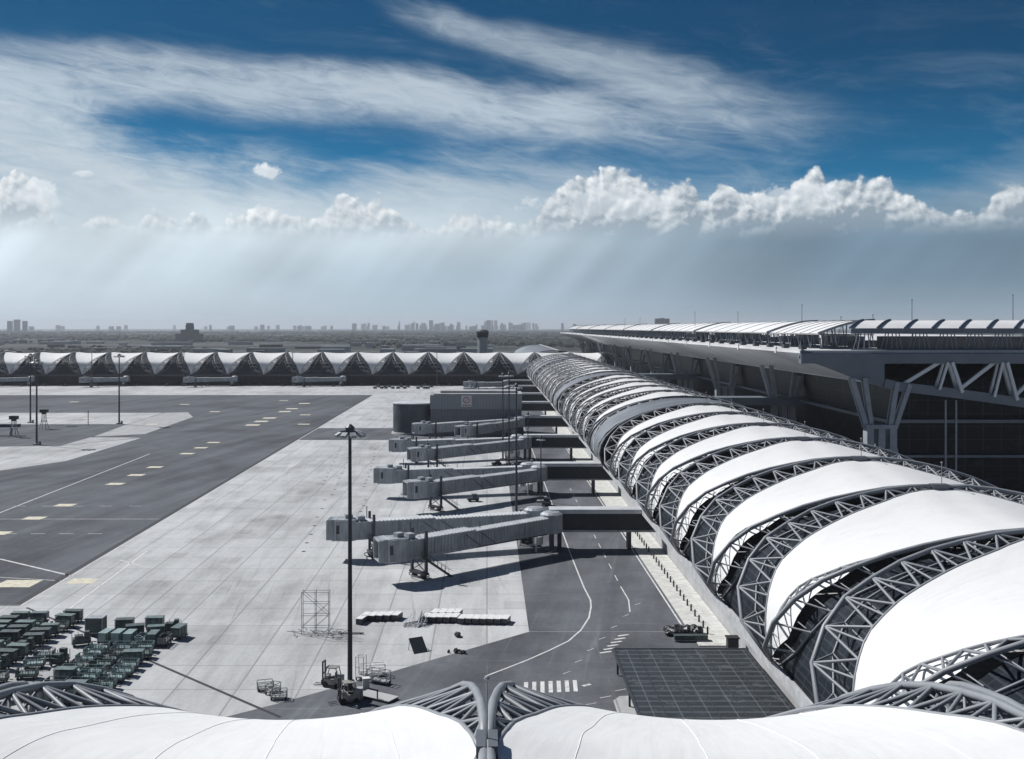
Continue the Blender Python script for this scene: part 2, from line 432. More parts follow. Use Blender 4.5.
def ordn(i):
    if i < 20: return ORD[i]
    if i < 29: return 'twenty-'+ORD[i-20]
    if i == 29: return 'thirtieth'
    return 'thirty-'+ORD[i-30]

# ------------------------------------------------------------------ ground
def poly(pts, z): m = MB(); m.face([(p[0], p[1], z) for p in pts]); return m
def gp(*px): return [tuple(ground_at(*p))[:2] for p in px]
m = MB(); E = 24000; m.face([(-E, -2000, -.35), (E, -2000, -.35), (E, E, -.35), (-E, E, -.35)]); struct('ground', m, FIELD)
m = MB(); m.box(-700, 420, -60, 870, -.34, 0); struct('apron', m, CON)
m = poly([(-700, 164.3), (-73, 164.3), (-73, 671), (-700, 671)], .004); struct('taxiway', m, ASP)
m = poly([(-72.6, 404), (6, 404), (6, 452), (-72.6, 452)], .004); struct('service_road', m, ASP2)
m = MB(); z = .004
m.face([(x, y, z) for x, y in [(6, 150), (33.5, 150), (33.5, 770), (6, 770)]])
m.face([(x, y, z) for x, y in [(-60, 76), (33.5, 76), (33.5, 149.9), (6, 149.9), (-12.2, 132.4), (-24.5, 121), (-33, 114), (-60, 100)]])
struct('airside_road', m, ASP2)
m = MB()
for pg in ([(-30, 412.8), (163, 412.8), (127, 424), (-30, 424.5)], [(-30, 447), (60, 446), (141, 438), (66, 461), (-30, 475)]): m.face([(*p, .008) for p in gp(*pg)])
struct('concrete_island', m, CON)
m = MB()
for pg in ([(164.5, 412.8), (188, 412.3), (193, 417), (145, 434), (94, 436.5), (128, 424)], [(61, 445.6), (90, 437.4), (141, 437.6)], ): m.face([(*p, .008) for p in gp(*pg)])
struct('worn_concrete_island', m, CON2)
def strip(m, a, b, w, z=.012):
    a = Vector(a); b = Vector(b); n = Vector((-(b-a).y, (b-a).x)).normalized()*w/2
    m.face([(*(a+n), z), (*(a-n), z), (*(b-n), z), (*(b+n), z)])
def pline(m, pts, w, z=.012):
    for a, b in zip(pts, pts[1:]): strip(m, a, b, w, z)
m = MB(); strip(m, (-73.7, 164.6), (-73.7, 671), .95); strip(m, (-71.4, 162.8), (-23, 117), .45); strip(m, (-700, 164), (-73, 164), .3)
struct('drain_channel', m, DRAIN)
m = MB(); y0 = 204.0
for i in range(12):
    y = 204.2+17.4*i
    if i in (0, 4, 8): continue
    m.face([(-105.4, y-1.8, .014), (-101, y-1.8, .014), (-100.7, y+1.8, .014), (-105.1, y+1.8, .014)])
for y in (466, 484, 502, 540, 560, 598): m.face([(-107, y-3, .014), (-101, y-3, .014), (-101, y+3, .014), (-107, y+3, .014)])
m.face([(-83, 175.5, .014), (-76.5, 175.5, .014), (-76.3, 180.5, .014), (-82.5, 180.5, .014)])
m.face([(-71.5, 178, .014), (-67, 178, .014), (-67, 181.6, .014), (-71.5, 181.6, .014)])
for x, y in ((-150, 470), (-190, 500), (-220, 520), (-140, 540), (-262, 545), (-90, 520), (-170, 590), (-240, 610), (-120, 620), (-300, 580), (-82, 470)):
    m.face([(x-2.6, y-1.9, .014), (x+2.6, y-1.9, .014), (x+2.6, y+1.9, .014), (x-2.6, y+1.9, .014)])
struct('taxiway_block_marking', m, YPAINT)
m = MB()
pline(m, [(-114, 240), (-115.6, 360)], .35); pline(m, [(-72.8, 164.4), (-72.8, 671)], .2)
pline(m, gp((0, 559), (72, 576)), .45); pline(m, gp((120, 560), (141, 566)) , .3); pline(m, [(-66, 204), (-63.5, 133)], .3)
pline(m, [(-73, 180), (-120, 190)], .22)
for X in range(-150, -80, 6): strip(m, (X, 221), (X+3, 221), .25)
strip(m, (-150, 237.8), (-72, 237.8), .25)
for X in range(-150, -80, 7): strip(m, (X, 255), (X+3, 255), .25)
pline(m, gp((486, 676), (507, 668), (527.5, 660), (550, 650), (568.5, 641), (581, 630), (589, 617.6), (591, 607), (590.5, 600))+[(16.2, 175), (16, 200), (16, 560)], .24)
pline(m, gp((630, 612), (628.6, 600))+[(22.4, 176)], .2)
for a in range(0, 12): strip(m, (22.4, 180+a*9), (22.4, 184+a*9), .16)
pline(m, [(28.4, 152), (28.4, 600)], .26)
for i in range(6):                     # ladder hatching by the curve
    c = ground_at(600+i*3.6, 653-i*3.4); d = Vector((1.6, 1.1))
    strip(m, (c.x, c.y), (c.x+d.x, c.y-d.y+1.8), .4)
for i in range(7):                     # zebra crossing
    x = 4.6+i*1.0; strip(m, (x, 124.6+i*.12), (x+.2, 128.6+i*.12), .5)
strip(m, (11.6, 127.2), (12.6, 127.9), .5)
for i in range(7):
    a = ground_at(563+i*12, 674-i*11.5) ; strip(m, (a.x, a.y), (a.x+1.0, a.y+1.1), .12)
for i in range(6):
    a = ground_at(570+i*15, 712-i*7); strip(m, (a.x, a.y), (a.x+1.4, a.y+.7), .12)
struct('white_lane_marking', m, WPAINT)
m = MB()                                # dotted stand markings on the apron
for (x0, y0_, x1, y1_, n) in ((343, 443, 322, 488, 12), (378, 443, 364, 490, 14), (325, 500, 300, 560, 7), (352, 452, 330, 500, 9), (365, 500, 352, 540, 7)):
    for i in range(n):
        a = ground_at(x0+(x1-x0)*i/n+R.uniform(-1, 1), y0_+(y1_-y0_)*i/n); m.face([(a.x-.35, a.y-.45, .012), (a.x+.35, a.y-.45, .012), (a.x+.35, a.y+.45, .012), (a.x-.35, a.y+.45, .012)])
struct('dotted_stand_marking', m, DRAIN)
m = MB(); m.box(28.9, 34.3, 143, 770, .004, .12); struct('pavement', m, PALE)
m = MB(); a = [(14.6, 60), (18.5, 60), (18.5, 122), (17.2, 123.6), (15.6, 123.4), (14.7, 122)]
m.face([(x, y, .13) for x, y in a])
for p, q in zip(a, a[1:]+a[:1]): m.face([(*p, .005), (*q, .005), (*q, .13), (*p, .13)])
struct('kerbed_island', m, CON)
m = poly([(-900, 1840), (900, 1840), (900, 1885), (-900, 1885)], -.3); struct('perimeter_road', m, ASP2)
m = poly([(-2600, 2500), (-150, 2500), (-150, 2620), (-2600, 2620)], -.3); struct('far_road', m, ASP2)

# ------------------------------------------------------------------ the tube concourses
TR = [(0, 24.5, .12), (6, 24.2, .3), (12.7, 22.8, .9), (16.3, 21.6, 1.6), (21, 19.3, 3.0), (23, 17.6, 4.0), (24.9, 15.3, 5.6), (25.7, 12.7, 7.0), (25.6, 10.6, 9.0), (24.6, 8.9, 11.4), (23.9, 8.2, 12.9)]
TC = [(0, 24.1, .3), (2.5, 24.05, .9), (5, 23.65, 1.5), (7, 23.15, 2.4), (12, 21.8, 4.1), (17, 20.0, 6.3), (19.6, 18.6, 7.7), (21.6, 17.2, 9.1), (22.9, 15.2, 10.4), (23.6, 13.2, 11.4), (24.0, 10.6, 12.6), (23.7, 8.4, 13.15)]
TG = [(0, 23.7, .12), (6, 23.2, .15), (12, 21.3, .3), (16, 19.7, .6), (20, 17.4, 1.4), (22.3, 14.4, 2.9), (23.2, 12, 4.8), (23.5, 10, 7.4), (23.5, 8.3, 10.8)]
def sampler(T):
    P = [Vector(p) for p in T]; L = [0]
    for a, b in zip(P, P[1:]): L.append(L[-1]+(Vector((b.x, b.y))-Vector((a.x, a.y))).length)
    def f(t):
        s = max(0, min(1, t))*L[-1]
        for i in range(len(P)-1):
            if s <= L[i+1]+1e-9:
                k = (s-L[i])/(L[i+1]-L[i]); q = P[i].lerp(P[i+1], k)
                return q.x, q.y, q.z
    return f
def smooth(T, n=6):
    P = [Vector(p) for p in T]; o = []
    P = [Vector((-P[1].x, P[1].y, P[1].z))]+P+[P[-1]*2-P[-2]]
    for i in range(1, len(P)-2):
        a, b, c, d = P[i-1:i+3]
        for k in range(n):
            t = k/n; o.append(.5*((2*b)+(c-a)*t+(2*a-5*b+4*c-d)*t*t+(3*b-a-3*c+d)*t**3))
    o.append(P[-2]); return [tuple(p) for p in o]
fR, fC, fG = sampler(smooth(TR)), sampler(smooth(TC)), sampler(smooth(TG))
def tuck(t):      # the membrane runs in under the far truss low on the flanks
    k = max(0, min(1, (t-.45)/.22)); k = k*k*(3-2*k); e_ = max(0, min(1, (1-t)/.12)); return 1-.40*k*e_
def truss_mesh(sg, n=6, k=11, fine=True):
    mb = MB(); ch = MB()
    for side in (-1, 1):
        def V(f, t): o, h, d = f(t); return Vector((side*o, sg*d, h))
        Rn = [V(fR, i/k) for i in range(k+1)]; Cn = [V(fC, i/(2*k)) for i in range(2*k+1)]; Gn = [V(fG, i/k) for i in range(k+1)]
        mb.tube(Rn, .25, n+2); mb.tube(Cn, .15, n); mb.tube(Gn, .12, n)
        for i in range(1, k):
            for j in (2*i-1, 2*i, 2*i+1): mb.tube([Rn[i], Cn[j]], .14 if j != 2*i else .12, n, cap=False)
            mb.tube([Rn[i], Gn[i]], .10, n, cap=False)
            if fine: mb.tube([Gn[i], Cn[2*i]], .07, n, cap=False)
    mb.sm = True
    return mb.mesh('arch_truss', STEEL)
def rib_pts(side, t, f): o, h, d = f(t); return side*o, h, d
def arch_ts(n): return [(-1, 1-i/n) for i in range(n)]+[(1, i/n) for i in range(n+1)]
def membrane_mesh(pitch=27.0, nt_=26, nu=14, sg=1.55):
    mb = MB(); rows = []; uvs = []
    A = arch_ts(nt_)
    for k, (sd, t) in enumerate(A):
        o, h, d = fC(t); r = []; u_ = []
        w = (pitch-2*d)/pitch
        # inward normal of the arch
        e = .01; o1, h1, _ = fC(min(1, t+e)); o0, h0, _ = fC(max(0, t-e)); tx, tz = o1-o0, h1-h0; l = math.hypot(tx, tz); nx, nz = tz/l, -tx/l
        for j in range(nu+1):
            u = j/nu; d2 = d*tuck(t); y = -pitch/2+d2+(pitch-d-d2)*u; q = 1-(2*u-1)**2; sag = sg*w*q
            dr = .5*(1-u)**3*(1-tuck(t)); oo = o+nx*(sag*.6+dr); hh = h+(nz if t > 0.02 else -1)*(sag+dr)
            if t < .3: oo = o+nx*(sag*.6)*(t/.3)
            r.append((sd*oo, y, hh+.06)); u_.append((u, k/(len(A)-1)))
        rows.append(r); uvs.append(u_)
    mb.grid(rows, uvs)
    return mb
def glazing_mesh(nt_=20, nu=4):
    mb = MB(); rows = []; uvs = []; A = arch_ts(nt_)
    for k, (sd, t) in enumerate(A):
        o, h, d = fC(t); s = .6+.9*math.sin(math.pi*min(1, t))
        o2 = max(0, o-s*.8*min(1, t*1.4)); h2 = h-.5-s*.45*(1-t)
        rows.append([(sd*o2, -d+.25+(d+d*tuck(t)-.5)*j/nu, h2) for j in range(nu+1)]); uvs.append([(j/nu, k/(len(A)-1)) for j in range(nu+1)])
    return mb.grid(rows, uvs)
def barrel_mesh(length, out=.9):
    mb = MB(); rows = []; uvs = []; A = arch_ts(22)
    for k, (sd, t) in enumerate(A):
        o, h, d = fR(t); rows.append([(sd*o, -length/2+length*j/6, h-.3) for j in range(7)]); uvs.append([(j/6, k/(len(A)-1)) for j in range(7)])
    mb.grid(rows, uvs)
    return mb
tA, tB = truss_mesh(-1), truss_mesh(1)
tAf, tBf = truss_mesh(-1, 4, 11, False), truss_mesh(1, 4, 11, False)
mMem = membrane_mesh().mesh('roof_membrane', MEM); mGlz = glazing_mesh().mesh('glazing', GLZ)
rod = MB().tube([(0, 0, 24.3), (0, 0, 27.2)], .045, 6); rod.lathe([(.02, -.13), (.11, -.08), (.15, 0), (.11, .08), (.02, .13)], 8, (0, 0, 27.3)); mRod = rod.mesh('lightning_rod', STEEL)
cap = MB().box(-1.0, 1.0, -.5, -.06, 23.7, 24.75); cap.box(-1.0, 1.0, .06, .5, 23.7, 24.75); cap.box(-.8, .8, -.06, .06, 23.7, 24.5); mCap = cap.mesh('ridge_cap', METR)
edge = {}
def concourse(name_label, x, pins, ridge_y, rz, skip=(), grey=(), far=lambda p: False, rods=True, trim=None):
    """pins: positions of the ridge joints along the local run; local Y is the run"""
    c = thing('concourse_building', name_label, 'airport concourse', (x, ridge_y, 0), rz)
    for i, p in enumerate(pins):
        f = far(p)
        if not (trim and p in trim): put('arch_truss', tAf if f else tA, c, (0, p, 0))
        put('arch_truss', tBf if f else tB, c, (0, p, 0))
        put('glazing', mGlz, c, (0, p, 0)); put('ridge_cap', mCap, c, (0, p, 0))
        if rods: put('lightning_rod', mRod, c, (.35, p, 0))
        if i < len(pins)-1 and pins[i+1]-p < 28: put('roof_membrane', mMem, c, (0, p+13.5, 0))
    for a, b in grey:
        barrel_mesh(b-a-1.0).build('metal_roof_bay', METR, c, (0, (a+b)/2, 0))
        for q in (a+.5, b-.5):
            rb = MB()
            rb.tube([Vector((s*fR(t)[0]*1.004, q, fR(t)[1]-.12)) for s, t in arch_ts(16)], .32, 6); rb.sm = True; rb.build('rib_edge', DSTEEL, c)
    return c
def podium(c, y0, y1, half=19.6, wall=None, ledge=None):
    m = MB(); m.box(-half, half, y0, y1, 0, 7.0); m.build('podium_wall', wall or WALL, c)
    m = MB(); m.box(-half-4.3, half+4.3, y0, y1, 7.02, 8.0); m.build('floor_slab', ledge or LEDGE, c)
    for s in (-1, 1):
        m = MB(); m.box(s*half-.06, s*half+.06, y0+1, y1-1, 3.3, 6.0); m.build('window_band', DARKG, c)
        m = MB(); m.box(s*(half+4.2)-.1, s*(half+4.2)+.1, y0, y1, 8.01, 8.3); m.build('ledge_upstand', ledge or LEDGE, c)

RX = 54.0
def pin(k): return 98.5+27*k
allp = [pin(k) for k in range(-1, 25)]                      # 71.5 ... 746.5
greys = [(pin(6), pin(7)), (pin(12), pin(13)), (pin(20), pin(21))]
inside = lambda p: any(a < p < b for a, b in greys)
pr = [p for p in allp if not inside(p)]
cR = concourse('long tube shaped concourse running away on the right, white strips between arched trusses', RX, pr, 0, 0,
               grey=greys+[(852, 1150)], far=lambda p: p > 300, trim=(71.5,))
# membranes are laid between neighbouring joints only; the single grey bay replaces one of them
for o in kids(cR):
    if o.name.startswith('roof_membrane') and any(a < o.location.y < b for a, b in greys): bpy.data.objects.remove(o)
podium(cR, 78, 1150)
m = MB(); m.box(3.2, 4.4, 852, 1150, 24.4, 24.7); m.build('ridge_walkway', PALE, cR)
far_pins = [9.3+27*k for k in range(-16, 10)]
cF = concourse('distant tube concourse crossing the whole picture behind the apron, row of white membrane peaks', 0, [-p for p in reversed(far_pins)], 805, rad(90), far=lambda p: True, rods=False)
podium(cF, -260, 430, wall=DARKG, ledge=DSTEEL)  # dark materials on far podium and ledge stand in for their unlit side
near_pins = [27, 0, -27, -54]
put_near = True
cN = concourse('nearest concourse roof along the bottom edge, white membrane saddles and ball topped rod', 0, [-27, 0, 27, 54], 48.7, rad(90), rods=False)
put('lightning_rod', mRod, cN, (0, 0, .2))
podium(cN, -30, 80); cN.location.z = -.3
mFar = membrane_mesh(sg=.8).mesh('roof_membrane', MEM)
for o in kids(cF):
    if o.name.startswith('roof_membrane'): o.data = mFar
mNear = membrane_mesh(nt_=70, nu=28).mesh('roof_membrane', MEM)
for o in kids(cN):
    if o.name.startswith('roof_membrane'): o.data = mNear
# welded seams of the near membrane as raised strips
A = arch_ts(70)
mm = membrane_mesh(nt_=70, nu=28)
nv = 29
for bay in (-13.5, 13.5, 40.5):
    for j in (4, 11, 17, 24):
        pts = [Vector(mm.v[k*nv+j])+Vector((0, 0, .0)) for k in range(56, len(A)-1)]
        sm = MB().tube(pts, .028, 6); sm.sm = True; sm.build('membrane_seam', SEAM, cN, (0, bay, 0))
mb = MB()
# ------------------------------------------------------------------ terminal with its great flat roof
T0, TS = 247.7, 81.0
term = thing('terminal_building', 'huge terminal with flat overhanging roof carried on V columns, at the right', 'airport terminal')
m = MB()
m.face([(73.8, T0, 38), (330, T0, 38), (330, T0+813, 38), (73.8, T0+813, 38)])
m.box(73.8, 330, T0, T0+813, 37.3, 37.98); m.build('roof_slab', SLAB, term)
m = MB(); m.face([(73.9, T0+.5, 37.25), (92.7, T0+.5, 30.1), (92.7, T0+813, 30.1), (73.9, T0+813, 37.25)])
m.box(92.7, 94, T0+.5, T0+813, 29.9, 31.2)
m.build('soffit', SOFF, term)
m = MB(); m.face([(94.0, T0+813, 31), (330, T0+813, 31), (330, T0+2, 31), (94.0, T0+2, 31)]); m.build('ceiling', DSTEEL, term)
for k in range(20):
    m = MB(); y = T0+20+k*40
    m.box(73.6, 74.0, y, y+1.2, 36.9, 38.5); m.build('roof_joint', SLAB, term)
CH = [(73.8, 37.3), (80.6, 34.9), (88, 32.0), (94.5, 30.0), (97.4, 29.4), (110.2, 27.9), (118.9, 26.7), (126.7, 25.6), (160, 23.4), (220, 23)]
def chord_h(x):
    for a, b in zip(CH, CH[1:]):
        if x <= b[0]: return a[1]+(b[1]-a[1])*(x-a[0])/(b[0]-a[0])
    return 23
for k in range(10):
    y = T0+TS*k; m = MB()
    m.box(73.8 if k == 0 else 81.5, 200, y-1.1, y+1.1, 34.9, 37.25)
    pts = [(73.8+x*2.2, y, chord_h(73.8+x*2.2)) for x in range(0 if k == 0 else 10, 55)]
    for a, b in zip(pts, pts[1:]): m.bar(a, b, 1.5 if a[0] > 92 else .6, 2.2)
    m.build('roof_truss_chord', TGREY, term)
    if k < 1:
        m = MB()
        for a, b in zip(pts[:9], pts[1:10]): m.face([(a[0], y-.5, a[2]), (b[0], y-.5, b[2]), (b[0], y-.5, 35), (a[0], y-.5, 35)])
        m.build('web_plate', TGREY, term)
    if k < 3:
        X = 98.0; j = 0
        while X < 190:
            w = MB(); w.bar((X, y, chord_h(X)+.6), (X+9.0, y, 35.4), .8, .8); w.build('truss_diagonal', SOFF if k == 0 else TGREY, term)
            w = MB()
            for yy in (-1.2, 1.2):
                w.bar((X+8.2, y+yy, chord_h(X+8.2)+.4), (X+10.2, y+yy, 35.2), .55, .55); w.bar((X+13.6, y+yy, chord_h(X+13.6)+.4), (X+11.2, y+yy, 35.2), .7, .7)
            w.build('truss_post', SOFF if k == 0 else TGREY, term)
            X += 12.9; j += 1
    # V column
    v = MB()
    for yy in (-2.4, 2.4):
        v.bar((92.7-3.4, y+yy*.3, 20), (92.7-6.8, y+yy*.3, 31.5), .6, 1.0); v.bar((92.7-2.2, y+yy*.3, 20), (92.7-3.8, y+yy*.3, 31.5), .5, 1.0)
        v.bar((92.7+2.2, y+yy*.3, 20), (92.7+3.8, y+yy*.3, 30.4), .5, 1.0); v.bar((92.7+3.4, y+yy*.3, 20), (92.7+6.8, y+yy*.3, 30.0), .6, 1.0)
    v.build('v_column', VCOL, term)
    v = MB(); v.box(89.2, 90.8, y-1.4, y+1.4, 0, 19.6); v.box(94.6, 96.2, y-1.4, y+1.4, 0, 19.6); v.box(91.9, 93.5, y-1.3, y+1.3, 14.5, 19.6); v.box(89.0, 96.4, y-1.5, y+1.5, 19.61, 20.5); v.box(89.0, 96.4, y-1.5, y+1.5, 13.9, 14.9)
    v.build('column_base', VCOL, term)
    if k in (1, 3):
        v = MB(); v.box(70, 124, y-3, y+5, 19.2, 21.6); v.build('link_floor', TGREY, term)
m = MB(); m.box(99, 320, T0+9, T0+800, 0, 30.9); m.build('glass_facade', DARKG, term)
MB().box(97, 330, T0+7, T0+802, 11.8, 12.4).build('floor_edge', TGREY, term); MB().box(97, 330, T0+7, T0+802, 20.2, 21.0).build('floor_edge', TGREY, term)
for x in (109.5, 112, 131, 149): MB().bar((x, T0+3, 0), (x, T0+3, 26), .35).build('facade_post', VCOL, term)
# white canopies on the roof
def canopy_long(y0, y1):
    m = MB(); rows = []
    for i in range(9):
        t = i/8; x = 81.5+14*t; h = 41.9+3.3*math.sin(t*math.pi/2)
        rows.append([(x, y0+(y1-y0)*j/12, h) for j in range(13)])
    m.grid(rows); m.grid([[(p[0], p[1], p[2]-.25) for p in r] for r in rows]); c = m.build('roof_canopy', CANW, term)
    for j in range(0, 13, 2):
        y = y0+(y1-y0)*j/12; b = MB()
        b.tube([(81.5+14*t/6, y, 41.95+3.3*math.sin(t/6*math.pi/2)) for t in range(7)], .09 if 0 < j < 12 else .3, 5)
        b.build('canopy_rib', TGREY, c)
    y = y0+2
    while y < y1-2:
        p = MB(); p.bar((82.5, y, 38.15), (96, y, 38.15), .3); p.bar((82.5, y, 41.6), (96, y, 41.6), .2)
        for x, ht in ((83, 41.8), (87, 43), (92, 44.4), (95, 45)): p.bar((x, y, 38), (x-.8, y, ht), .22); p.bar((x, y, 38), (x+.8, y+1.2, ht), .18)
        p.build('canopy_trestle', TGREY, c); y += 9
for a, b in ((258.5, 303), (306, 411), (414, 519.5), (522.5, 626.5), (629.5, 727), (730, 841), (845, 953), (957, 1056)): canopy_long(a, b)
for i in range(12):
    x = 86.5+i*6.55; m = MB(); rows = []
    for a in range(5):
        t = a/4
        rows.append([(x+5.4*t+6.3*j/3, 250.2+6*t, 43.2+1.9*math.sin(t*math.pi/2)) for j in range(4)])
    m.grid(rows); m.grid([[(p[0], p[1], p[2]-.3) for p in r] for r in rows]); c = m.build('roof_canopy', CANW, term)
    b = MB(); b.tube([(x-.1+5.4*t/5, 250.0+6*t/5, 43.3+1.9*math.sin(t/5*math.pi/2)) for t in range(6)], .3, 5); b.build('canopy_rib', TGREY, c)
    b = MB(); b.box(x, x+6.5, 249.5, 249.8, 41.9, 43.15); b.box(x, x+6.5, 249.5, 249.8, 38.03, 38.3)
    for q in (.6, 1.7, 3.2, 4.6, 5.8): b.bar((x+q, 249.65, 38.2), (x+q*.6+1.4, 249.65, 42), .2)
    b.build('canopy_trestle', TGREY, c)
rr = random.Random(3)
for i in range(46):
    y = 268+i*16+rr.uniform(-3, 3); x = 98+rr.uniform(0, 6)
    MB().box(x, x+3+rr.uniform(0, 6), y, y+3+rr.uniform(0, 5), 38.02, 39.4+rr.uniform(0, 2.2)).build('rooftop_plant', DSTEEL, term)
MB().box(98, 186, 262, 264, 38.02, 41.2).build('screen_wall', DSTEEL, term)
for i in range(40): y = 258+i*15; MB().box(77.2, 78.6, y, y+2.2, 38.02, 39.0).build('roof_vent', DSTEEL, term)
for (px, top, Y) in ((802, 305, 300), (912, 300, 268), (1013, 295, 268), (841, 317, 290), (873, 315, 290), (738, 312, 380), (695, 312, 440), (640, 318, 600), (625, 318, 640)):
    X = (px-VX)/F*Y; h = H+(327-top)/F*Y
    q = MB().tube([(X, Y, 38), (X, Y, h)], .10, 5, .07); q.lathe([(.05, -.2), (.25, 0), (.05, .2)], 6, (X, Y, h)); q.build('roof_mast', DSTEEL, term)

# ------------------------------------------------------------------ gates: fixed corridors and jet bridges
GY = [206, 275, 347, 421, 500, 566, 640, 706]
for i, y in enumerate(GY):
    c = thing('boarding_corridor', f'dark sided boarding corridor with pale roof over the road, {ordn(i)} from the camera', 'boarding corridor', (0, y, 0), 0, 'boarding corridors joining the concourse')
    m = MB(); m.box(12.4, 35, -1.7, 1.7, 4.0, 7.7); m.build('corridor_wall', CORR, c)
    m = MB(); m.box(12.2, 35, -1.9, 1.9, 7.72, 8.0); m.box(12.2, 35, -1.95, -1.75, 7.2, 7.71); m.build('corridor_roof', BRGL, c)
    m = MB(); m.box(12.3, 35, -1.85, 1.85, 3.6, 3.98); m.build('corridor_floor', BRG, c)
    m = MB()
    for x in (14.2, 27.8):
        m.box(x-.35, x+.35, -1.2, -.5, 0, 3.6); m.box(x-.35, x+.35, .5, 1.2, 0, 3.6)
    m.build('corridor_pier', DSTEEL, c)
def jet_bridge(rx, ry, tx, ty, label, group='jet bridges reaching over the apron', h0=4.2, far=False):
    L = math.hypot(tx-rx, ty-ry); a = math.atan2(ty-ry, tx-rx)
    t = thing('jet_bridge', label, 'jet bridge', (rx, ry, 0), a, group)
    # rotunda
    m = MB().lathe([(1.9, h0-.5), (2.2, h0-.3), (2.2, h0+3.1), (1.6, h0+3.5), (.3, h0+3.7)], 14); m.build('rotunda', BRG, t)
    m = MB().lathe([(.75, 0), (.5, .3), (.5, h0-.5)], 10); m.box(-1.0, 1.0, -1.0, 1.0, 0, .3); m.build('pedestal', DSTEEL, t)
    m = MB(); m.tube([(2.6, -1.6, 0), (2.6, -1.4, h0-.4)], .22, 6); m.lathe([(.9, 1.2), (.9, 2.7), (.4, 3.0)], 8, (1.2, -2.4, 0)); m.build('service_pipe', BRGL, t)
    def tun(name, x0, x1, w, z0, z1, ribs):
        m = MB(); m.box(x0, x1, -w, w, z0, z1-.12); x = x0+.3
        while x < x1-.2:
            if ribs:
                m.box(x, x+.16, -w-.09, -w, z0+.1, z1-.25); m.box(x, x+.16, w, w+.09, z0+.1, z1-.25)
            x += .75
        m.box(x0, x1, -w-.12, -w-.001, z0-.35, z0+.12); m.box(x0, x1, w+.001, w+.12, z0-.35, z0+.12)
        o = m.build(name, BRG, t); r = MB(); r.box(x0-.05, x1+.05, -w-.1, w+.1, z1-.119, z1+.02); x = x0+.3
        while x < x1-.2: r.box(x, x+.22, -w-.16, w+.16, z1+.02, z1+.14); x += .75
        r.build('tunnel_roof', BRGL, o); return o
    e1 = L*.52; e2 = L-3.2
    tun('inner_tunnel', 1.8, e1+1.5, 1.2, h0+.05, h0+2.55, not far); tun('outer_tunnel', e1, e2, 1.42, h0-.1, h0+2.85, not far)
    m = MB()
    for s in (-1, 1):
        for x0, x1 in ((e1-4.5, e1-1), (e1-1, e1+2.5)): m.bar((x0, s*1.58, h0-.1), (x1, s*1.58, h0+2.3), .11)
        m.bar((2.5, s*1.5, h0-.35), (e1, s*1.5, h0-.35), .16)
    m.build('side_brace', DSTEEL, t)
    # cab, turned a little
    cb = MB(); cr = Matrix.Rotation(-.35, 3, 'Z'); o = (e2, 0, 0)
    cb.lathe([(1.95, h0-.5), (1.95, h0+3.3), (1.5, h0+3.5)], 14, (e2+.6, 0, 0)); cb.box(.4, 3.2, -1.9, 1.9, h0-.55, h0-.3, cr, o); cb.box(.4, 3.4, -1.95, 1.95, h0+3.2, h0+3.45, cr, o)
    cb.box(.4, 2.6, 1.75, 1.9, h0-.3, h0+.8, cr, o); cb.box(.4, 2.6, 1.75, 1.9, h0+2.4, h0+3.2, cr, o); cb.box(.4, .9, 1.75, 1.9, h0+.8, h0+2.4, cr, o); cb.box(1.5, 1.8, 1.75, 1.9, h0+.8, h0+2.4, cr, o); cb.box(2.4, 2.6, 1.75, 1.9, h0+.8, h0+2.4, cr, o); cb.box(.4, 2.6, -1.9, -1.75, h0-.3, h0+.7, cr, o); cb.box(.4, 2.6, -1.9, -1.75, h0+2.3, h0+3.2, cr, o)
    for x in (.4, 1.5, 2.5): cb.box(x, x+.14, -1.9, -1.75, h0+.7, h0+2.3, cr, o)
    c = cb.build('cab', BRG, t)
    tr = MB()
    for yy in (-1.97, 1.97):
        tr.bar(Vector(o)+cr @ Vector((.4, yy, h0-.5)), Vector(o)+cr @ Vector((.4, yy, h0+3.4)), .14); tr.bar(Vector(o)+cr @ Vector((2.6, yy, h0-.5)), Vector(o)+cr @ Vector((2.6, yy, h0+3.4)), .14)
        tr.bar(Vector(o)+cr @ Vector((.4, yy, h0+3.3)), Vector(o)+cr @ Vector((2.7, yy, h0+3.3)), .16); tr.bar(Vector(o)+cr @ Vector((.4, yy, h0-.4)), Vector(o)+cr @ Vector((2.7, yy, h0-.4)), .16)
    for xx in (.4, 2.6): tr.bar(Vector(o)+cr @ Vector((xx, -1.97, h0+3.42)), Vector(o)+cr @ Vector((xx, 1.97, h0+3.42)), .14)
    tr.build('cab_trim', BRGL, c)
    g = MB(); g.box(.5, 2.5, -1.73, 1.73, h0+.1, h0+2.9, cr, o); g.build('cab_window', CABG, c)
    bl = MB()
    for i in range(5):
        x = 2.62+i*.34; bl.box(x, x+.2, -1.9, -1.6, h0-.4, h0+3.4, cr, o); bl.box(x, x+.2, 1.6, 1.9, h0-.4, h0+3.4, cr, o); bl.box(x, x+.2, -1.6, 1.6, h0+3.0, h0+3.4, cr, o); bl.box(x, x+.2, -1.6, 1.6, h0-.4, h0-.1, cr, o)
        bl.box(x+.2, x+.34, -1.8, -1.65, h0-.3, h0+3.2, cr, o); bl.box(x+.2, x+.34, 1.65, 1.8, h0-.3, h0+3.2, cr, o)
    bl.build('docking_bellows', BRG, t)
    ac = MB(); ac.box(e2-2.6, e2-1.2, -.8, .8, h0+3.0, h0+3.8); ac.box(e2-.3, e2+1.1, -.6, .6, h0+3.46, h0+4.2); ac.build('air_conditioner', BRG, t)
    # drive column
    s = MB(); X = e2-4.0
    for q in (-1, 1): s.box(X-.22, X+.22, q*2.0-.22, q*2.0+.22, .9, h0+4.2)
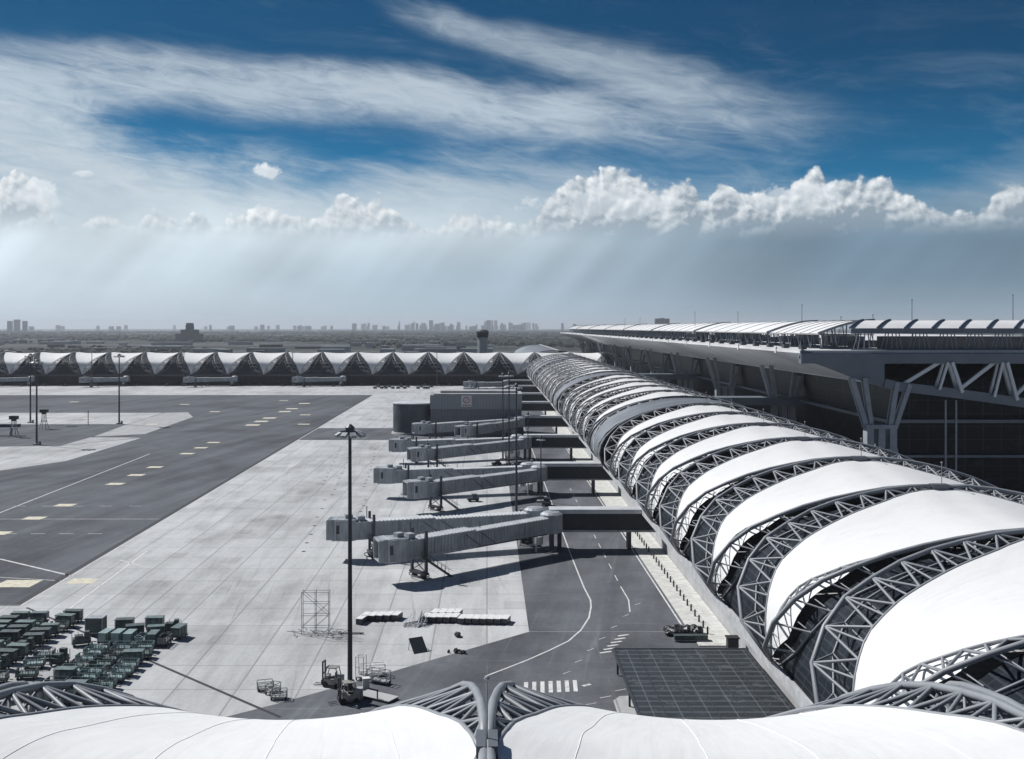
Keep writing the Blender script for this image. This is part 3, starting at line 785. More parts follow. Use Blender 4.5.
    s.box(X-.3, X+.3, -2.2, 2.2, h0-.85, h0-.36); s.box(X-.5, X+.5, -2.2, 2.2, .75, 1.15); s.tube([(X-1.4+2.8*.5*(1+math.cos(i*math.pi/6)), 2.3*math.sin(i*math.pi/6), .55) for i in range(13)], .09, 5)
    s.bar((X, -1.9, 1.2), (X, 1.9, h0-1), .12); s.bar((X, 1.9, 1.2), (X, -1.9, h0-1), .12); s.build('drive_column', DSTEEL, t)
    for q in (-1, 1):
        w = MB()
        n0 = len(w.v); w.tube([(X, q*1.0, .55), (X, q*1.5, .55)], .55, 14); w.build('wheel', RUB, t)
    st = MB(); n = 14; xs, ys = e2-3.0, 2.3
    for i in range(n): st.box(xs-i*.42-.4, xs-i*.42, ys, ys+.9, h0-.2-i*h0/n-.04, h0-.2-i*h0/n)
    for yy in (ys-.04, ys+.94):
        st.bar((xs, yy, h0-.25), (xs-n*.42, yy, 0), .12, .2); st.bar((xs, yy, h0+.8), (xs-n*.42, yy, 1.0), .06)
        for i in range(0, n, 2): st.bar((xs-i*.42, yy, h0-.2-i*h0/n), (xs-i*.42, yy, h0+.8-i*h0/n), .05)
    st.build('stairs', DSTEEL, t)
    MB().bar((X+.6, -1.7, h0+3), (X+.6, -1.7, h0+5.3), .14).build('warning_light_pole', DSTEEL, t); MB().bar((e1-1, 1.4, h0+3), (e1-1, 1.4, h0+4.3), .1).build('warning_light_pole', DSTEEL, t)
    return t
gates = [((12.5, 203.5, -17.2, 177.5), (9.5, 208.5, -28.6, 196)), ((13.5, 272, -17.5, 244), (11, 277.5, -27.5, 267.5)),
         ((12.5, 344.5, -21.5, 311), (10, 349.5, -30, 335)), ((13, 418, -9, 381), (10, 420.5, -26, 391))]
for i, (f_, b_) in enumerate(gates):
    g = ordn(i)
    jet_bridge(*f_, f'front jet bridge of the {g} pair from the camera, angled towards the camera')
    jet_bridge(*b_, f'rear jet bridge of the {g} pair from the camera, reaching further left')
for i, (y, a, b) in enumerate(((500, -9, 474), (566, -12, 540), (640, -12, 620), (706, -14, 690))):
    jet_bridge(12.5, y-2, a, b, f'partly hidden distant jet bridge, {ordn(i)} one beyond the boxy grey building')
for i, (x0, x1) in enumerate(((-336, -372), (-266, -292), (-186, -218), (-106, -140))):
    jet_bridge(x0, 775, x1, 752+i*3, f'distant jet bridge in front of the crossing concourse, {ordn(i)} from the left', 'jet bridges at the far concourse', h0=3.9)

# boxy building with a round annex and a sign
b = thing('service_building', 'tall windowless grey building with red ringed sign behind the jet bridges', 'building', (0, 0, 0))
m = MB(); m.box(-22.8, 14, 424, 440, 0, 10.4); m.build('wall', CLAD, b)
m = MB(); m.box(-23.0, 14.1, 423.7, 440.2, 10.42, 16.0); m.build('upper_wall', CLAD2, b)
m = MB(); m.box(-21.5, 14.2, 423.4, 440.4, 16.02, 16.6); m.box(-19, 12, 428, 438, 16.62, 17.5); m.build('roof', WALL, b)
s = MB(); s.box(-10.4, -6.2, 423.3, 423.62, 11.4, 15.9); so = s.build('sign_board', WHT, b)
s = MB(); n = 24
for i in range(n):
    a0, a1 = 2*math.pi*i/n, 2*math.pi*(i+1)/n
    s.face([(-8.3+q*math.cos(a), 423.25, 14.0+q*math.sin(a)) for a, q in ((a0, 1.35), (a1, 1.35), (a1, .95), (a0, .95))])
s.face([(-9.15, 423.25, 13.3), (-8.95, 423.25, 13.1), (-7.45, 423.25, 14.7), (-7.65, 423.25, 14.9)])
s.face([(-9.9, 423.25, 11.75), (-6.7, 423.25, 11.75), (-6.7, 423.25, 12.15), (-9.9, 423.25, 12.15)]); s.build('sign_emblem', REDP, so)
t = thing('storage_tank', 'dark round sheet metal tank with pale rim, left of the windowless building', 'tank', (-30.6, 430.5, 0))
MB().lathe([(7.9, 0), (7.9, 12.2)], 32).build('tank_wall', TANK, t)
MB().lathe([(8.1, 12.22), (8.1, 12.6), (7.4, 12.75), (.5, 13.2)], 32).build('tank_rim', BRGL, t)
m = MB().lathe([(8.6, 0), (8.4, .7), (7.95, .8)], 32); m.build('tank_footing', CON2, t)

# ------------------------------------------------------------------ lamp masts
def high_mast(x, y, h, label, scale=1.0, r=.34, head=True, group='apron lighting masts', base=True, k=9):
    t = thing('lighting_mast', label, 'lighting mast', (x, y, 0), 0, group)
    MB().tube([(0, 0, 0), (0, 0, h)], r, 10, r*.6).build('pole', DSTEEL, t)
    if head:
        m = MB(); m.tube([(1.15*scale*math.cos(i*math.pi/8), 1.15*scale*math.sin(i*math.pi/8), h-.4) for i in range(17)], .07*scale, 5)
        m.lathe([(.45*scale, -.7), (.5*scale, .2), (.15*scale, .55)], 10, (0, 0, h))
        for i in range(4): a = i*math.pi/2+.3; m.bar((0, 0, h-.4), (1.1*scale*math.cos(a), 1.1*scale*math.sin(a), h-.4), .09)
        m.build('head_ring', DSTEEL, t)
        me = None
        for i in range(k):
            a = 2*math.pi*i/k+.2
            if me is None:
                q = MB(); q.box(0, .62*scale, -.3*scale, .3*scale, -.16*scale, .16*scale, Matrix.Rotation(rad(28), 3, 'Y')); me = q.mesh('floodlight', BRG)
            put('floodlight', me, t, (1.05*scale*math.cos(a), 1.05*scale*math.sin(a), h-.45), a)
    if base: m = MB(); m.box(-1.0, 1.0, -.9, .9, 0, .5); m.box(.8, 1.5, -.4, .4, 0, 1.4); m.build('base_block', CON2, t)
    return t
high_mast(-16.0, 122.6, 31.6, 'tall dark lighting mast with floodlight ring, nearest mast, beside the forklifts', 1.12, .31, base=True)
for args in ((-166.4, 388, 31, 'lighting mast on the left island, nearest and tallest looking of the left three'), (-207, 476, 31, 'lighting mast at far left, just left of the nearest left island mast'),
             (-165, 471, 31, 'lighting mast standing at the tip of the left concrete island, right of its two neighbours')): high_mast(*args, 1.5, .40)
for args in ((6.8, 243, 30, 'slender tall pole before the second boarding corridor, rightmost of three'), (6.8, 324, 29, 'slender tall pole at the third gate, middle of three'),
             (5.2, 343, 28, 'slender tall pole at the third gate, leftmost of three')): high_mast(*args, .9, .30)
high_mast(13.4, 261, 16, 'shorter lamp pole beside the road near the second corridor', .7, .2); high_mast(13.0, 333, 16, 'shorter lamp pole beside the road near the third corridor', .7, .2)
for i, X in enumerate((-292, -224, -143.6, -37)): high_mast(X, 776, 25, f'distant lighting mast against the far concourse, {ordn(i)} from the left', 1.0, .38, k=4)
tag(MB().tube([(-177, 466, 0), (-177, 466, 6.5)], .16, 6).build('marker_pole', DSTEEL), 'short thin pole on the left concrete island', 'pole')
for (x, y, lb) in ((-189, 448, 'small dark headed docking tower on splayed legs, right one of two at the left edge'), (-187, 415, 'small dark headed docking tower on splayed legs, left one of two at the left edge')):
    t = thing('guidance_tower', lb, 'guidance tower', (x, y, 0), 0, 'docking guidance towers')
    m = MB()
    for a, b_ in ((-1, -1), (-1, 1), (1, -1), (1, 1)): m.bar((a*1.5, b_*1.5, 0), (a*.7, b_*.7, 3.4), .22); m.bar((a*.7, b_*.7, 3.4), (a*.6, b_*.6, 6.3), .2)
    m.box(-1, 1, -1, 1, 3.3, 3.6); m.bar((-.9, -.9, 3.6), (.8, .8, 6.2), .15); m.build('tower_frame', BRG, t)
    m = MB(); m.box(-1.6, 1.6, -.9, .9, 7.0, 8.4); m.box(-.8, .8, -.6, .6, 6.3, 6.98); m.build('display_head', DSTEEL, t)
t = thing('gangway_arm', 'dark horizontal gangway arm entering at the left edge above the asphalt', 'gangway', (-205, 421, 0))
m = MB(); m.box(-14, 17.5, -1.3, 1.3, 3.4, 4.6); m.build('arm', DSTEEL, t); m = MB(); m.box(14, 14.6, -.4, .4, 0, 3.39); m.box(-8, -7.4, -.4, .4, 0, 3.39); m.build('leg', BRG, t)

# ------------------------------------------------------------------ baggage and container carts
def cart(mt, kind):
    t = thing('baggage_cart', 'x', 'baggage cart', (0, -500, 0))
    m = MB(); m.box(-1.45, 1.45, -.75, .75, .42, .55); m.bar((1.45, 0, .48), (2.2, 0, .35), .08)
    for x in (-1.4, -.45, .45, 1.4):
        for y in (-.72, .72): m.bar((x, y, .55), (x, y, 2.0 if kind != 1 else 1.5), .07)
    m.build('frame', DSTEEL, t)
    m = MB()
    if kind == 0: m.box(-1.35, 1.35, -.68, .68, .56, 1.75); m.box(-1.48, 1.48, -.8, .8, 1.9, 2.02)
    elif kind == 1:
        m.box(-1.35, 1.35, -.68, .68, .56, .9); m.box(-1.42, -1.36, -.7, .7, .9, 1.5); m.box(1.36, 1.42, -.7, .7, .9, 1.5)
        for i in range(9): m.box(-1.35+i*.33, -1.30+i*.33, -.74, -.70, .9, 1.45); m.box(-1.35+i*.33, -1.30+i*.33, .70, .74, .9, 1.45)
        m.box(-1.4, 1.4, -.76, -.7, 1.45, 1.52); m.box(-1.4, 1.4, .7, .76, 1.45, 1.52)
    elif kind == 2:
        k = len(m.v); m.v += [(-1.3, -.7, .56), (1.0, -.7, .56), (1.45, -.7, 1.0), (1.45, -.7, 2.0), (-1.3, -.7, 2.0), (-1.3, .7, .56), (1.0, .7, .56), (1.45, .7, 1.0), (1.45, .7, 2.0), (-1.3, .7, 2.0)]
        m.f += [(k, k+1, k+2, k+3, k+4), (k+9, k+8, k+7, k+6, k+5)]+[(k+i, k+5+i, k+5+(i+1) % 5, k+(i+1) % 5) for i in range(5)]
        for i in range(6): m.box(-1.2+i*.48, -1.14+i*.48, -.75, -.7, .7, 2.0)
    else: m.box(-1.3, 1.3, -.66, .66, .56, 1.25); m.box(-1.0, .3, -.6, .6, 1.26, 1.7); m.box(.5, 1.2, -.5, .5, 1.26, 2.2)
    m.build('cart_body', mt, t)
    w0 = MB().tube([(0, -.06, 0), (0, .06, 0)], .2, 10).mesh('wheel', RUB)
    for x in (-1.1, 1.1):
        for y in (-.62, .62): put('wheel', w0, t, (x, y, .2))
    return t
protos = [cart(GRN[0], 0), cart(GRN[1], 0), cart(GRN[2], 2), cart(GRN[3], 1), cart(GRN[0], 1), cart(GRN[1], 3), cart(GRN[2], 1), cart(GRN[0], 2)]
pk = [kids(p) for p in protos]; used = set()
def place_cart(i, x, y, rz, label, group):
    if i not in used:
        used.add(i); o = protos[i]; o.location = (x, y, .004); o.rotation_euler[2] = rz; o.scale = (.86,)*3; o['label'] = label; o['group'] = group; return o
    o = copy_tree(protos[i], (x, y, .004), rz, label, group, pk[i]); o.scale = (.86,)*3; return o
KIND = ['dark green covered', 'black covered', 'pale teal angled', 'grey caged', 'green caged', 'dark loaded', 'teal caged', 'green angled']
def carts(spec, where, group):
    cnt = {}
    for (i, x, y, rz) in spec:
        n = cnt.get(i, 0); cnt[i] = n+1
        place_cart(i, x, y, rz, f'{KIND[i]} baggage cart, {ordn(n)} such from the far end of {where}', group)
rr = random.Random(11)
carts([(rr.choice((0, 1, 0, 7, 4)), -67.2+rr.uniform(-.4, .4)+q*3.1, 154.0-i*2.4, rr.uniform(-.05, .05)) for i in range(7) for q in (-.5, .5)], 'the leftmost cart block', 'carts parked in the left block')
carts([(rr.choice((1, 0, 7, 5, 3)), -61.2-i*.10+rr.uniform(-.3, .3), 155.0-i*2.4, rr.uniform(-.12, .12)) for i in range(12)], 'the middle cart column', 'carts parked in the middle column')
carts([(rr.choice((4, 6, 0, 3, 6, 4)), -51.6+q*3.0+rr.uniform(-.3, .3), 140.5-i*2.4+rr.uniform(-.2, .2), rr.uniform(-.06, .06)) for i in range(9) for q in (0, 1, 2)], 'the right cart block', 'carts parked in the right block')
carts([(a, x-.9, y-3.6, rz) for a, x, y, rz in ((2, -51.5, 148, 1.45), (2, -49.8, 148, 1.5), (2, -48.1, 147.7, 1.55), (6, -46.4, 147.6, 1.5), (7, -44.8, 147.4, 1.6), (3, -43.2, 147.2, 1.5), (1, -51, 154, .1),
       (0, -47, 155, .05), (5, -44, 153, .1), (5, -54.5, 147, .4), (0, -42.2, 150.5, 1.4), (4, -57, 141, .1), (6, -56.8, 137.5, .2), (5, -54.2, 139, 1.3), (4, -56, 133.5, 0.1), (3, -59, 132, .1), (1, -48.5, 151, .3), (7, -45.5, 150.6, .2))], 'the loose cart cluster', 'carts in the loose cluster')
# tall dark container and framed cage
t = thing('container_crate', 'big dark square container at the back left of the loose cart cluster', 'container', (-55.5, 149.0, 0))
m = MB(); m.box(-1.15, 1.15, -.8, .8, .4, 2.3); m.build('container_body', GRN[1], t)
m = MB()
for x in (-1.2, 1.2): m.bar((x, -.85, 0), (x, -.85, 2.4), .1); m.bar((x, .85, 0), (x, .85, 2.4), .1)
m.box(-1.25, 1.25, -.9, .9, 2.32, 2.42); m.box(-1.25, 1.25, -.9, .9, .2, .38); m.build('container_frame', BRG, t)

# ------------------------------------------------------------------ forklifts
def forklift(x, y, rz, label):
    t = thing('forklift', label, 'forklift', (x, y, 0), rz, 'forklifts by the lighting mast')
    m = MB(); m.box(-1.1, .8, -.6, .6, .35, 1.0); m.box(-1.35, -.5, -.62, .62, .35, 1.35); m.box(.3, .8, -.5, .5, 1.01, 1.35); m.build('body', FORK, t)
    m = MB()
    for a, b_ in ((-.95, .9), ):
        for s in (-1, 1): m.bar((a, s*.52, 1.3), (a+.25, s*.5, 2.3), .09); m.bar((.75, s*.52, 1.2), (.45, s*.5, 2.3), .09)
    m.box(-.8, .6, -.58, .58, 2.28, 2.38); m.build('overhead_guard', FORK, t)
    m = MB()
    for s in (-1, 1): m.box(.95, 1.12, s*.38-.07, s*.38+.07, .15, 3.0)
    m.box(.95, 1.1, -.45, .45, 2.85, 3.0); m.box(.95, 1.1, -.45, .45, 1.5, 1.62); m.box(1.12, 1.2, -.55, .55, .3, .8); m.build('mast', DSTEEL, t)
    m = MB()
    for s in (-1, 1): m.box(1.21, 2.3, s*.3-.06, s*.3+.06, .12, .18)
    m.build('fork', DSTEEL, t)
    m = MB(); m.box(-.5, .0, -.28, .28, 1.01, 1.2); m.box(-.6, -.5, -.28, .28, 1.2, 1.75); m.build('seat', RUB, t)
    for a, q, r in ((.65, -1, .34), (.65, 1, .34), (-.85, -1, .28), (-.85, 1, .28)): MB().tube([(a, q*.45, r), (a, q*.68, r)], r, 12).build('wheel', RUB, t)
a = ground_at(332, 686); forklift(a.x, a.y, 2.9, 'forklift with its mast raised to the left, further of the two by the mast')
a = ground_at(348, 702); forklift(a.x, a.y, 3.5, 'pale forklift closest to the foot of the big lighting mast')

# ------------------------------------------------------------------ scaffold, blocks, stairs, loose items
t = thing('scaffold_tower', 'two bay pipe scaffold tower standing alone on the apron', 'scaffold', (-24.3, 149, 0))
m = MB()
for x in (-1.9, 0, 1.9):
    for y in (-.6, .6): m.tube([(x, y, 0), (x, y, 6.1)], .05, 5)
for z_ in (1.0, 2.7, 4.4, 6.0):
    for y in (-.6, .6): m.bar((-1.9, y, z_), (1.9, y, z_), .06)
m.build('standard_frame', BRG, t)
m = MB()
for y in (-.6, .6):
    m.bar((-1.9, y, 1), (0, y, 2.7), .04); m.bar((0, y, 2.7), (1.9, y, 4.4), .04); m.bar((1.9, y, 2.7), (0, y, 4.4), .04); m.bar((-1.9, y, 6), (0, y, 4.4), .04); m.bar((0, y, 1), (1.9, y, 2.7), .04)
m.build('cross_brace', DSTEEL, t)
rr = random.Random(5)
m = MB()
for i in range(26): a = rr.uniform(0, 3.1); x, y = rr.uniform(-3, 4.2), rr.uniform(-1.4, 1.2); m.bar((x, y, .1+rr.random()*.5), (x+math.cos(a)*1.5, y+math.sin(a)*.8, .1+rr.random()*.7), .07)
m.build('frame_pile', BRG, None, (-24.0, 148.2, 0)); tag(COL.objects[-1] if False else bpy.data.objects['frame_pile'], 'tangle of grey metal frames heaped at the scaffold foot', 'frame pile')
def block(x, y, rz, label, group):
    t = thing('wrapped_block', label, 'block', (x, y, 0), rz, group)
    m = MB(); m.box(-.48, .48, -1.1, 1.1, .12, .82); m.build('block_load', DSTEEL, t)
    m = MB(); m.box(-.5, .5, -1.13, 1.13, .83, .9); m.build('block_top', WHT, t)
    m = MB(); m.box(-.48, .48, -1.1, -.9, 0, .11); m.box(-.48, .48, .9, 1.1, 0, .11); m.box(-.1, .1, -.9, .9, 0, .11); m.build('skid', DSTEEL, t)
    return t
b0 = block(-18.0, 156, -.3, 'white topped block, first from the left in the short group', 'white topped blocks in the short group')
bk = kids(b0)
for i in range(1, 5): copy_tree(b0, (-18.0+i*1.15, 156+(-.5 if i == 0 else .1*i), 0), -.3, f'white topped block, {ordn(i)} from the left in the short group', None, bk)
copy_tree(b0, (-18.4, 154.4, 0), -.3, 'white topped block lying at the near left corner of the short group', None, bk)
for i in range(12): copy_tree(b0, (-8.9+i*1.06, 155.4-(.0 if i < 5 else .9)+rr.uniform(-.15, .15), 0), -.25, f'white topped block, {ordn(i)} from the left in the long row', 'white topped blocks in the long row', bk)
for i in range(4): copy_tree(b0, (-7.7+i*1.1, 157.8, 0), -.25, f'white topped block, {ordn(i)} from the left in the short rank behind the long row', 'white topped blocks behind the long row', bk)
m = MB()
for i in range(16): x = rr.uniform(-1.5, 1.5); m.bar((x, -1.4+rr.uniform(-.5, .5), .1), (x+.5, 1.2, .5+rr.random()*1.4), .08)
for i in range(8): y = rr.uniform(-1.4, 1.2); m.bar((-1.6, y, .15), (1.9, y+.3, .3+rr.random()*.5), .07)
tag(m.build('rack_pile', BRG, None, (-10.6, 153.4, 0)), 'heap of slanting pipe racks left of the long row of white blocks', 'rack pile')
t = thing('leaning_board', 'dark rectangular board propped at a slant on the apron', 'board', (*ground_at(421, 653)[:2], 0), .5)
m = MB(); m.box(-1.0, 1.0, -.06, .06, 0, 2.4, Matrix.Rotation(rad(-48), 3, 'X')); m.build('panel', DSTEEL, t)
m = MB(); m.bar((-.9, 1.6, 1.5), (-.9, 2.1, 0), .08); m.bar((.9, 1.6, 1.5), (.9, 2.1, 0), .08); m.bar((1.3, 0, .05), (1.6, 2, .05), .12); m.build('prop', BRG, t)
def clutter(name, px, py, label, cat, mt, n, sx, sy, sz, seed):
    q = random.Random(seed); m = MB(); a = ground_at(px, py)
    for i in range(n):
        c = (q.uniform(-sx, sx), q.uniform(-sy, sy)); r = q.uniform(.2, .5)*sz
        m.lathe([(r*.5, 0), (r, r*.45), (r*.85, r*1.1), (r*.3, r*1.45)], 7, (c[0], c[1], .0))
        m.v[-28:] = [(x+q.uniform(-.1, .1), y+q.uniform(-.1, .1), z_+q.uniform(-.05, .08)*(z_ > .01)) for x, y, z_ in m.v[-28:]]
    return tag(m.build(name, mt, None, (a.x, a.y, .004)), label, cat)
clutter('sack_heap', 459, 637, 'tiny pair of dark sacks right of the leaning board', 'sacks', SACK, 3, .4, .3, 1, 1)
clutter('sack_heap', 456, 653, 'flat dark heap at the edge of the concrete beside the asphalt', 'sacks', SACK, 8, 1.1, .4, .8, 2)
o = clutter('sack_heap', 683, 634, 'large heap of black sacks on the pale pavement beyond the glass panel roof', 'sacks', SACK, 60, 2.4, 1.1, 1.5, 3); o.location.z = .12
t = thing('sack_pallet', 'long low pallet stack in front of the large heap of black sacks', 'pallet', (*ground_at(690, 641)[:2], .12))
m = MB(); m.box(-2.2, 2.4, -.5, .5, .15, .75); m.build('pallet_load', GRN[1], t); m = MB(); m.box(-2.3, 2.5, -.55, -.3, 0, .14); m.box(-2.3, 2.5, .3, .55, 0, .14); m.build('pallet_base', CON2, t)
t = thing('guard_booth', 'small black booth at the concourse wall behind the glass panel roof', 'booth', (32.6, 139.5, .12))
m = MB(); m.box(-.7, .7, -.6, .6, 0, 2.1); m.build('booth_wall', DSTEEL, t); m = MB(); m.box(-.85, .85, -.75, .75, 2.12, 2.25); m.build('booth_roof', RUB, t)
# trolley frames
def trolley(x, y, rz, label, h=2.0, group=None, mt=None, L=1.4):
    t = thing('trolley_frame', label, 'trolley', (x, y, 0), rz, group)
    m = MB()
    for a in (-L, L):
        for b_ in (-.5, .5): m.bar((a, b_, .2), (a, b_, h), .07)
    for z_ in (.35, h*.55, h):
        for b_ in (-.5, .5): m.bar((-L, b_, z_), (L, b_, z_), .07)
        for a in (-L, 0, L): m.bar((a, -.5, z_), (a, .5, z_), .06)
    m.build('frame', mt or BRG, t)
    m = MB(); m.box(-L, L, -.48, .48, .42, .46); m.build('deck', CON2, t)
    for a in (-L+.1, L-.1):
        for b_ in (-.45, .45): MB().tube([(a, b_-.05, .14), (a, b_+.05, .14)], .14, 8).build('wheel', RUB, t)
a = ground_at(361, 679); trolley(a.x, a.y, 1.4, 'tall pale wire trolley just right of the big lighting mast', 2.9, 'pale trolleys by the mast', WHT, .6)
a = ground_at(372, 676); trolley(a.x, a.y, .2, 'long low pale wire trolley behind the tall one', 1.5, 'pale trolleys by the mast', WHT, 1.6)
a = ground_at(379, 683); trolley(a.x, a.y, -.5, 'pale wire trolley furthest right of the mast', 1.6, 'pale trolleys by the mast', BRG, 1.4)
for i, (px, py, rz) in enumerate(((265, 690, .3), (273, 693, 1.2), (279, 699, .1))):
    a = ground_at(px, py); trolley(a.x, a.y, rz, ['dark luggage trolley at the left of the three left of the forklifts', 'dark luggage trolley in the middle of the three left of the forklifts', 'dark luggage trolley at the right of the three left of the forklifts'][i], 1.1, 'dark trolleys left of the forklifts', GRN[3], .9)
t = thing('utility_cabinet', 'small pale cabinet right of the mast foot', 'cabinet', (*ground_at(366, 689)[:2], 0), .2)
m = MB(); m.box(-.4, .4, -.35, .35, 0, 1.3); m.build('cabinet_body', BRG, t); m = MB(); m.box(-.45, .45, -.4, .4, 1.31, 1.38); m.build('cabinet_top', WHT, t)
t = thing('loading_platform', 'flat low metal platform right of the nearest forklift', 'platform', (*ground_at(378, 698)[:2], 0), -.55)
m = MB(); m.box(-2.3, 2.3, -1.0, 1.0, .22, .32); m.build('platform_deck', CON2, t)
m = MB(); m.box(-2.2, 2.2, -.95, -.85, 0, .21); m.box(-2.2, 2.2, .85, .95, 0, .21); m.bar((.6, -.9, .3), (.6, -.9, 1.2), .12); m.build('platform_skid', DSTEEL, t)
t = thing('plank', 'long dark plank lying behind the big lighting mast', 'plank', (*ground_at(351, 634)[:2], 0)); m = MB(); m.box(-1.8, 1.8, -.15, .15, .1, .2); m.build('board', DSTEEL, t); m = MB(); m.box(-1.5, -1.3, -.2, .2, 0, .09); m.box(1.3, 1.5, -.2, .2, 0, .09); m.build('bearer', DSTEEL, t)
# bollards along the concourse pavement
bm = MB().lathe([(.16, 0), (.14, .05), (.13, .95), (.09, 1.02)], 8).mesh('bollard', DSTEEL)
for i in range(30):
    o = put('bollard', bm, None, (31.2, 148.5+i*3.0, .12)); tag(o, f'dark bollard, {ordn(i)} from the near end of the row on the pavement', 'bollard', 'bollards along the concourse pavement')
# glass panel roof
t = thing('glass_canopy_roof', 'wide flat dark glass panel roof with ribbed bands beside the concourse', 'canopy roof', (0, 0, 0))
m = MB(); m.box(15.9, 32.4, 96, 131.6, 3.0, 3.12); m.build('glass_panel', PANELR, t)
m = MB()
for x in (15.85, 32.45): m.box(x-.12, x+.12, 96, 131.7, 2.85, 3.22)
m.box(15.75, 32.55, 131.6, 131.85, 2.85, 3.2)
for i in range(1, 6):
    x = 15.9+i*2.75; m.box(x-.04, x+.04, 96, 131.58, 3.13, 3.19)
m.build('roof_frame', DSTEEL, t)
m = MB()
for x in (16.3, 24, 32):
    for y in (98, 109, 120, 131): m.box(x-.12, x+.12, y-.12, y+.12, .14, 2.99)
m.build('support_post', DSTEEL, t)
# small service vehicles near gates and far carts
def tug(x, y, rz, label, mt, group):
    t = thing('service_tug', label, 'service vehicle', (x, y, 0), rz, group)
    m = MB(); m.box(-1.4, 1.4, -.8, .8, .35, .95); m.box(-.2, .9, -.7, .7, .96, 1.7); m.box(-.3, 1.0, -.75, .75, 1.71, 1.8); m.build('body', mt, t)
    for a in (-.9, .9):
        for q in (-1, 1): MB().tube([(a, q*.6, .32), (a, q*.85, .32)], .32, 10).build('wheel', RUB, t)
    return t
tg = tug(-3.5, 262, .2, 'small dark service tug under the second pair of jet bridges', DSTEEL, 'service tugs around the gates')
tk = kids(tg)
for x, y, rz, lb in ((14.5, 256, 1.3, 'service tug parked at the road edge by the second corridor'), (3, 330, .4, 'service tug under the third pair of jet bridges'), (8, 212, .3, 'service tug near the nearest bridge rotunda'), (11, 300, 1.1, 'service tug between the second and third gates'), (16, 318, 1.5, 'service tug on the road before the third corridor')):
    copy_tree(tg, (x, y, .004), rz, lb, None, tk)
n = 0
for g, (px, k) in enumerate(((378, 4), (389, 3), (401, 4), (421, 3), (431, 2))):
    for i in range(k):
        a = ground_at(px+i*3.4-3, 389-(i % 2)*1.5); i_ = 0 if g % 2 else 1
        place_cart(i_, a.x, a.y, 1.0, f'tiny dark cart by the far concourse, {ordn(i)} in the {ordn(g)} cluster from the left', 'carts parked before the far concourse'); n += 1
rr = random.Random(21)
for i in range(26):
    X = -395+i*17.5+rr.uniform(-4, 4)
    if X > 5: break
    copy_tree(tg, (X, 778-rr.uniform(0, 8), 0), rr.choice((0, .2, 1.5)), f'tiny service vehicle at the foot of the far concourse, {ordn(i)} from the left', 'service vehicles at the far concourse', tk)

# ------------------------------------------------------------------ beyond the airport
t = thing('control_tower', 'stout tower with dark glazed cab behind the far concourse', 'control tower', (-4, 960, 0))
MB().lathe([(4.6, 0), (4.6, 32), (5.2, 34)], 12).build('shaft', CLAD2, t)
MB().lathe([(5.3, 34.01), (5.6, 38.5)], 12).build('cab', DARKG, t); MB().lathe([(5.8, 38.51), (5.8, 39.5), (3.4, 41)], 12).build('roof', DSTEEL, t)
t = thing('hotel_block', 'dark stepped building with a square top on the hazy horizon, left of centre', 'building', (-850, 3000, 0))
m = MB(); m.box(-36, 36, -15, 15, 0, 24); m.box(-22, 24, -12, 12, 24.01, 36); m.box(-9, 11, -8, 8, 36.01, 49); m.build('wall', CITY[2], t)
m = MB(); m.box(-8, 10, -7, 7, 49.01, 55); m.build('roof_house', CITY[2], t)
def cityn(px):
    return 'above the '+ordn(max(0, int((px+12)/35.4)))+' roof peak from the left'
box1 = [MB().box(-1, 1, -1, 1, 0, 1).mesh('city_tower', c) for c in CITY]
def blockobj(name, i, x, y, w, d, h, label, cat, group):
    o = put(name, box1[i], None, (x, y, -.3)); o.scale = (w/2, d/2, h); return tag(o, label, cat, group)
rr = random.Random(42)
Y = 9000
for i, (px, top, w) in enumerate(((10, 321, 4), (17, 319.5, 5), (25, 321, 3.6))):
    blockobj('city_tower', 1, (px-VX)/F*7500, 7500, w/F*7500, 30, H+(VY-top)/F*7500, 'tower block on the left horizon, '+['left', 'middle and tallest', 'right'][i]+' one of the three in a row', 'tower block', 'three towers at the left')
for i, (px, top, w) in enumerate(((657, 318.5, 4), (662, 318, 4), (667, 318.5, 4))):
    blockobj('city_tower', 2, (px-VX)/F*5200, 5200, w/F*5200, 30, H+(VY-top)/F*5200, 'dark tower block rising over the terminal roof, '+['left', 'middle', 'right'][i]+' one of three', 'tower block', 'three towers over the terminal')
for i in range(120):
    px = rr.choice((rr.gauss(440, 55), rr.gauss(400, 90), rr.uniform(30, 575), rr.gauss(520, 30)))
    if px < 30 or px > 585: continue
    Yd = rr.uniform(10500, 15500); dens = math.exp(-((px-455)/110)**2)
    top = 326.4-rr.random()**2.0*(1.6+5.5*dens)
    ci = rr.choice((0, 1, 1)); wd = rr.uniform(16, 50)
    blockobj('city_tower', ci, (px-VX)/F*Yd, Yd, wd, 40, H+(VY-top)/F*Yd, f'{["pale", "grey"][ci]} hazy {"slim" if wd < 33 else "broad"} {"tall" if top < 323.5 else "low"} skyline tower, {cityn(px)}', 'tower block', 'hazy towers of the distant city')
for i in range(170):
    Yd = 1500*math.exp(rr.random()*1.7); X = rr.uniform(-.49, .16)*Yd
    if X > -.1*Yd and Yd < 2400 and X > 0: continue
    blockobj('low_shed', rr.choice((0, 0, 1, 2)), X, Yd, rr.uniform(14, 85), rr.uniform(12, 30), rr.uniform(4, 11), f'low building among far trees, {cityn(VX+X/Yd*F)}, {"near" if Yd < 2600 else "far"}', 'building', 'low buildings beyond the airport')
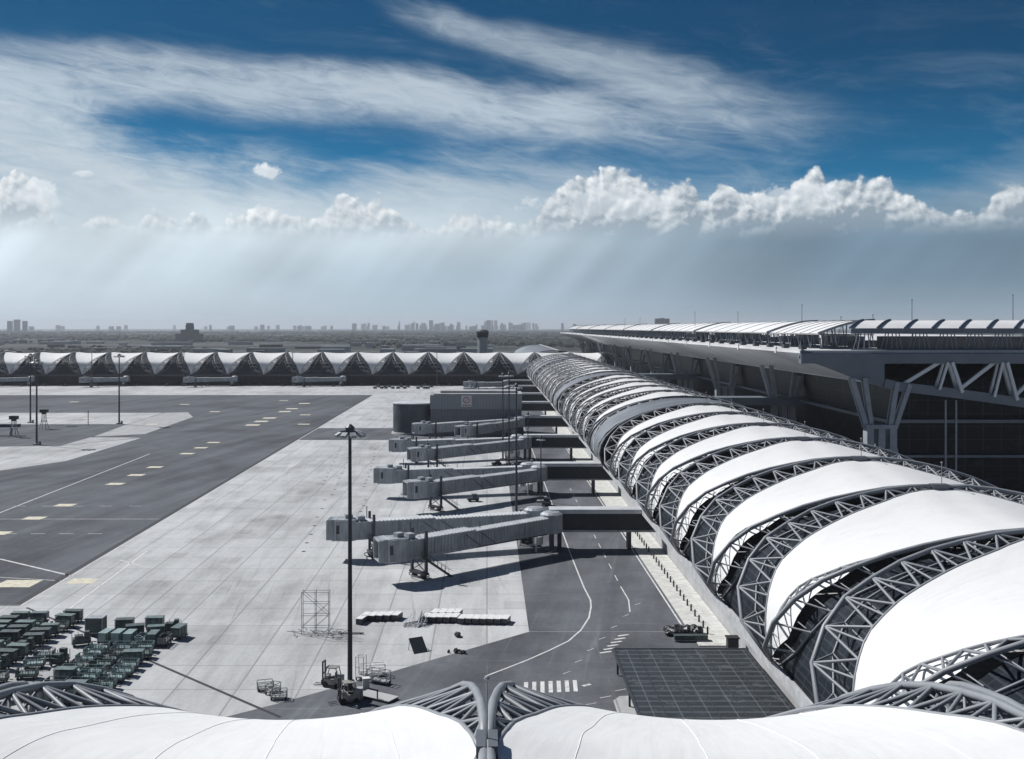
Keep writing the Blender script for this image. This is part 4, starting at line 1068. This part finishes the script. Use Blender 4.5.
# far woods, one mass of leafy clumps
m = MB(); q = random.Random(77)
ico = []
ph = (1+5**.5)/2
IV = [Vector(v).normalized() for v in ((-1, ph, 0), (1, ph, 0), (-1, -ph, 0), (1, -ph, 0), (0, -1, ph), (0, 1, ph), (0, -1, -ph), (0, 1, -ph), (ph, 0, -1), (ph, 0, 1), (-ph, 0, -1), (-ph, 0, 1))]
IF = ((0, 11, 5), (0, 5, 1), (0, 1, 7), (0, 7, 10), (0, 10, 11), (1, 5, 9), (5, 11, 4), (11, 10, 2), (10, 7, 6), (7, 1, 8), (3, 9, 4), (3, 4, 2), (3, 2, 6), (3, 6, 8), (3, 8, 9), (4, 9, 5), (2, 4, 11), (6, 2, 10), (8, 6, 7), (9, 8, 1))
def dens(x, y): return math.sin(x*.004+1.3)*math.sin(y*.0031)+math.sin(x*.0011+y*.0023)+.5*math.sin(x*.013+y*.002)
cnt = 0
while cnt < 11000:
    Yd = 1150*math.exp(q.random()**.8*2.1); X = q.uniform(-.52, .30)*Yd
    if dens(X, Yd) < q.uniform(-.4, 1.0): continue
    if 1800 < Yd < 1930: continue
    h = q.uniform(3, 8)*(1+Yd/9000); w = h*q.uniform(.5, 1.1)*(1+Yd/8000); k = len(m.v)
    for v in IV:
        j = q.uniform(.7, 1.3); m.v.append((X+v.x*w*j, Yd+v.y*w*j, max(-.3, h*.5+v.z*h*.55*j)))
    m.f += [tuple(k+i for i in f) for f in IF]; cnt += 1
struct('distant_woods', m, LEAF, 'stuff')

# ------------------------------------------------------------------ haze
hz = bpy.data.materials.new('haze'); hz.use_nodes = True; t = hz.node_tree; t.nodes.clear()
o_ = t.nodes.new('ShaderNodeOutputMaterial'); v_ = t.nodes.new('ShaderNodeVolumePrincipled')
v_.inputs['Color'].default_value = (.86, .92, 1, 1); v_.inputs['Density'].default_value = .000065; v_.inputs['Anisotropy'].default_value = .2
t.links.new(v_.outputs[0], o_.inputs['Volume'])
m = MB().box(-24500, 24500, -2100, 24500, -1.4, 175); hb = struct('haze', m, hz, 'stuff')
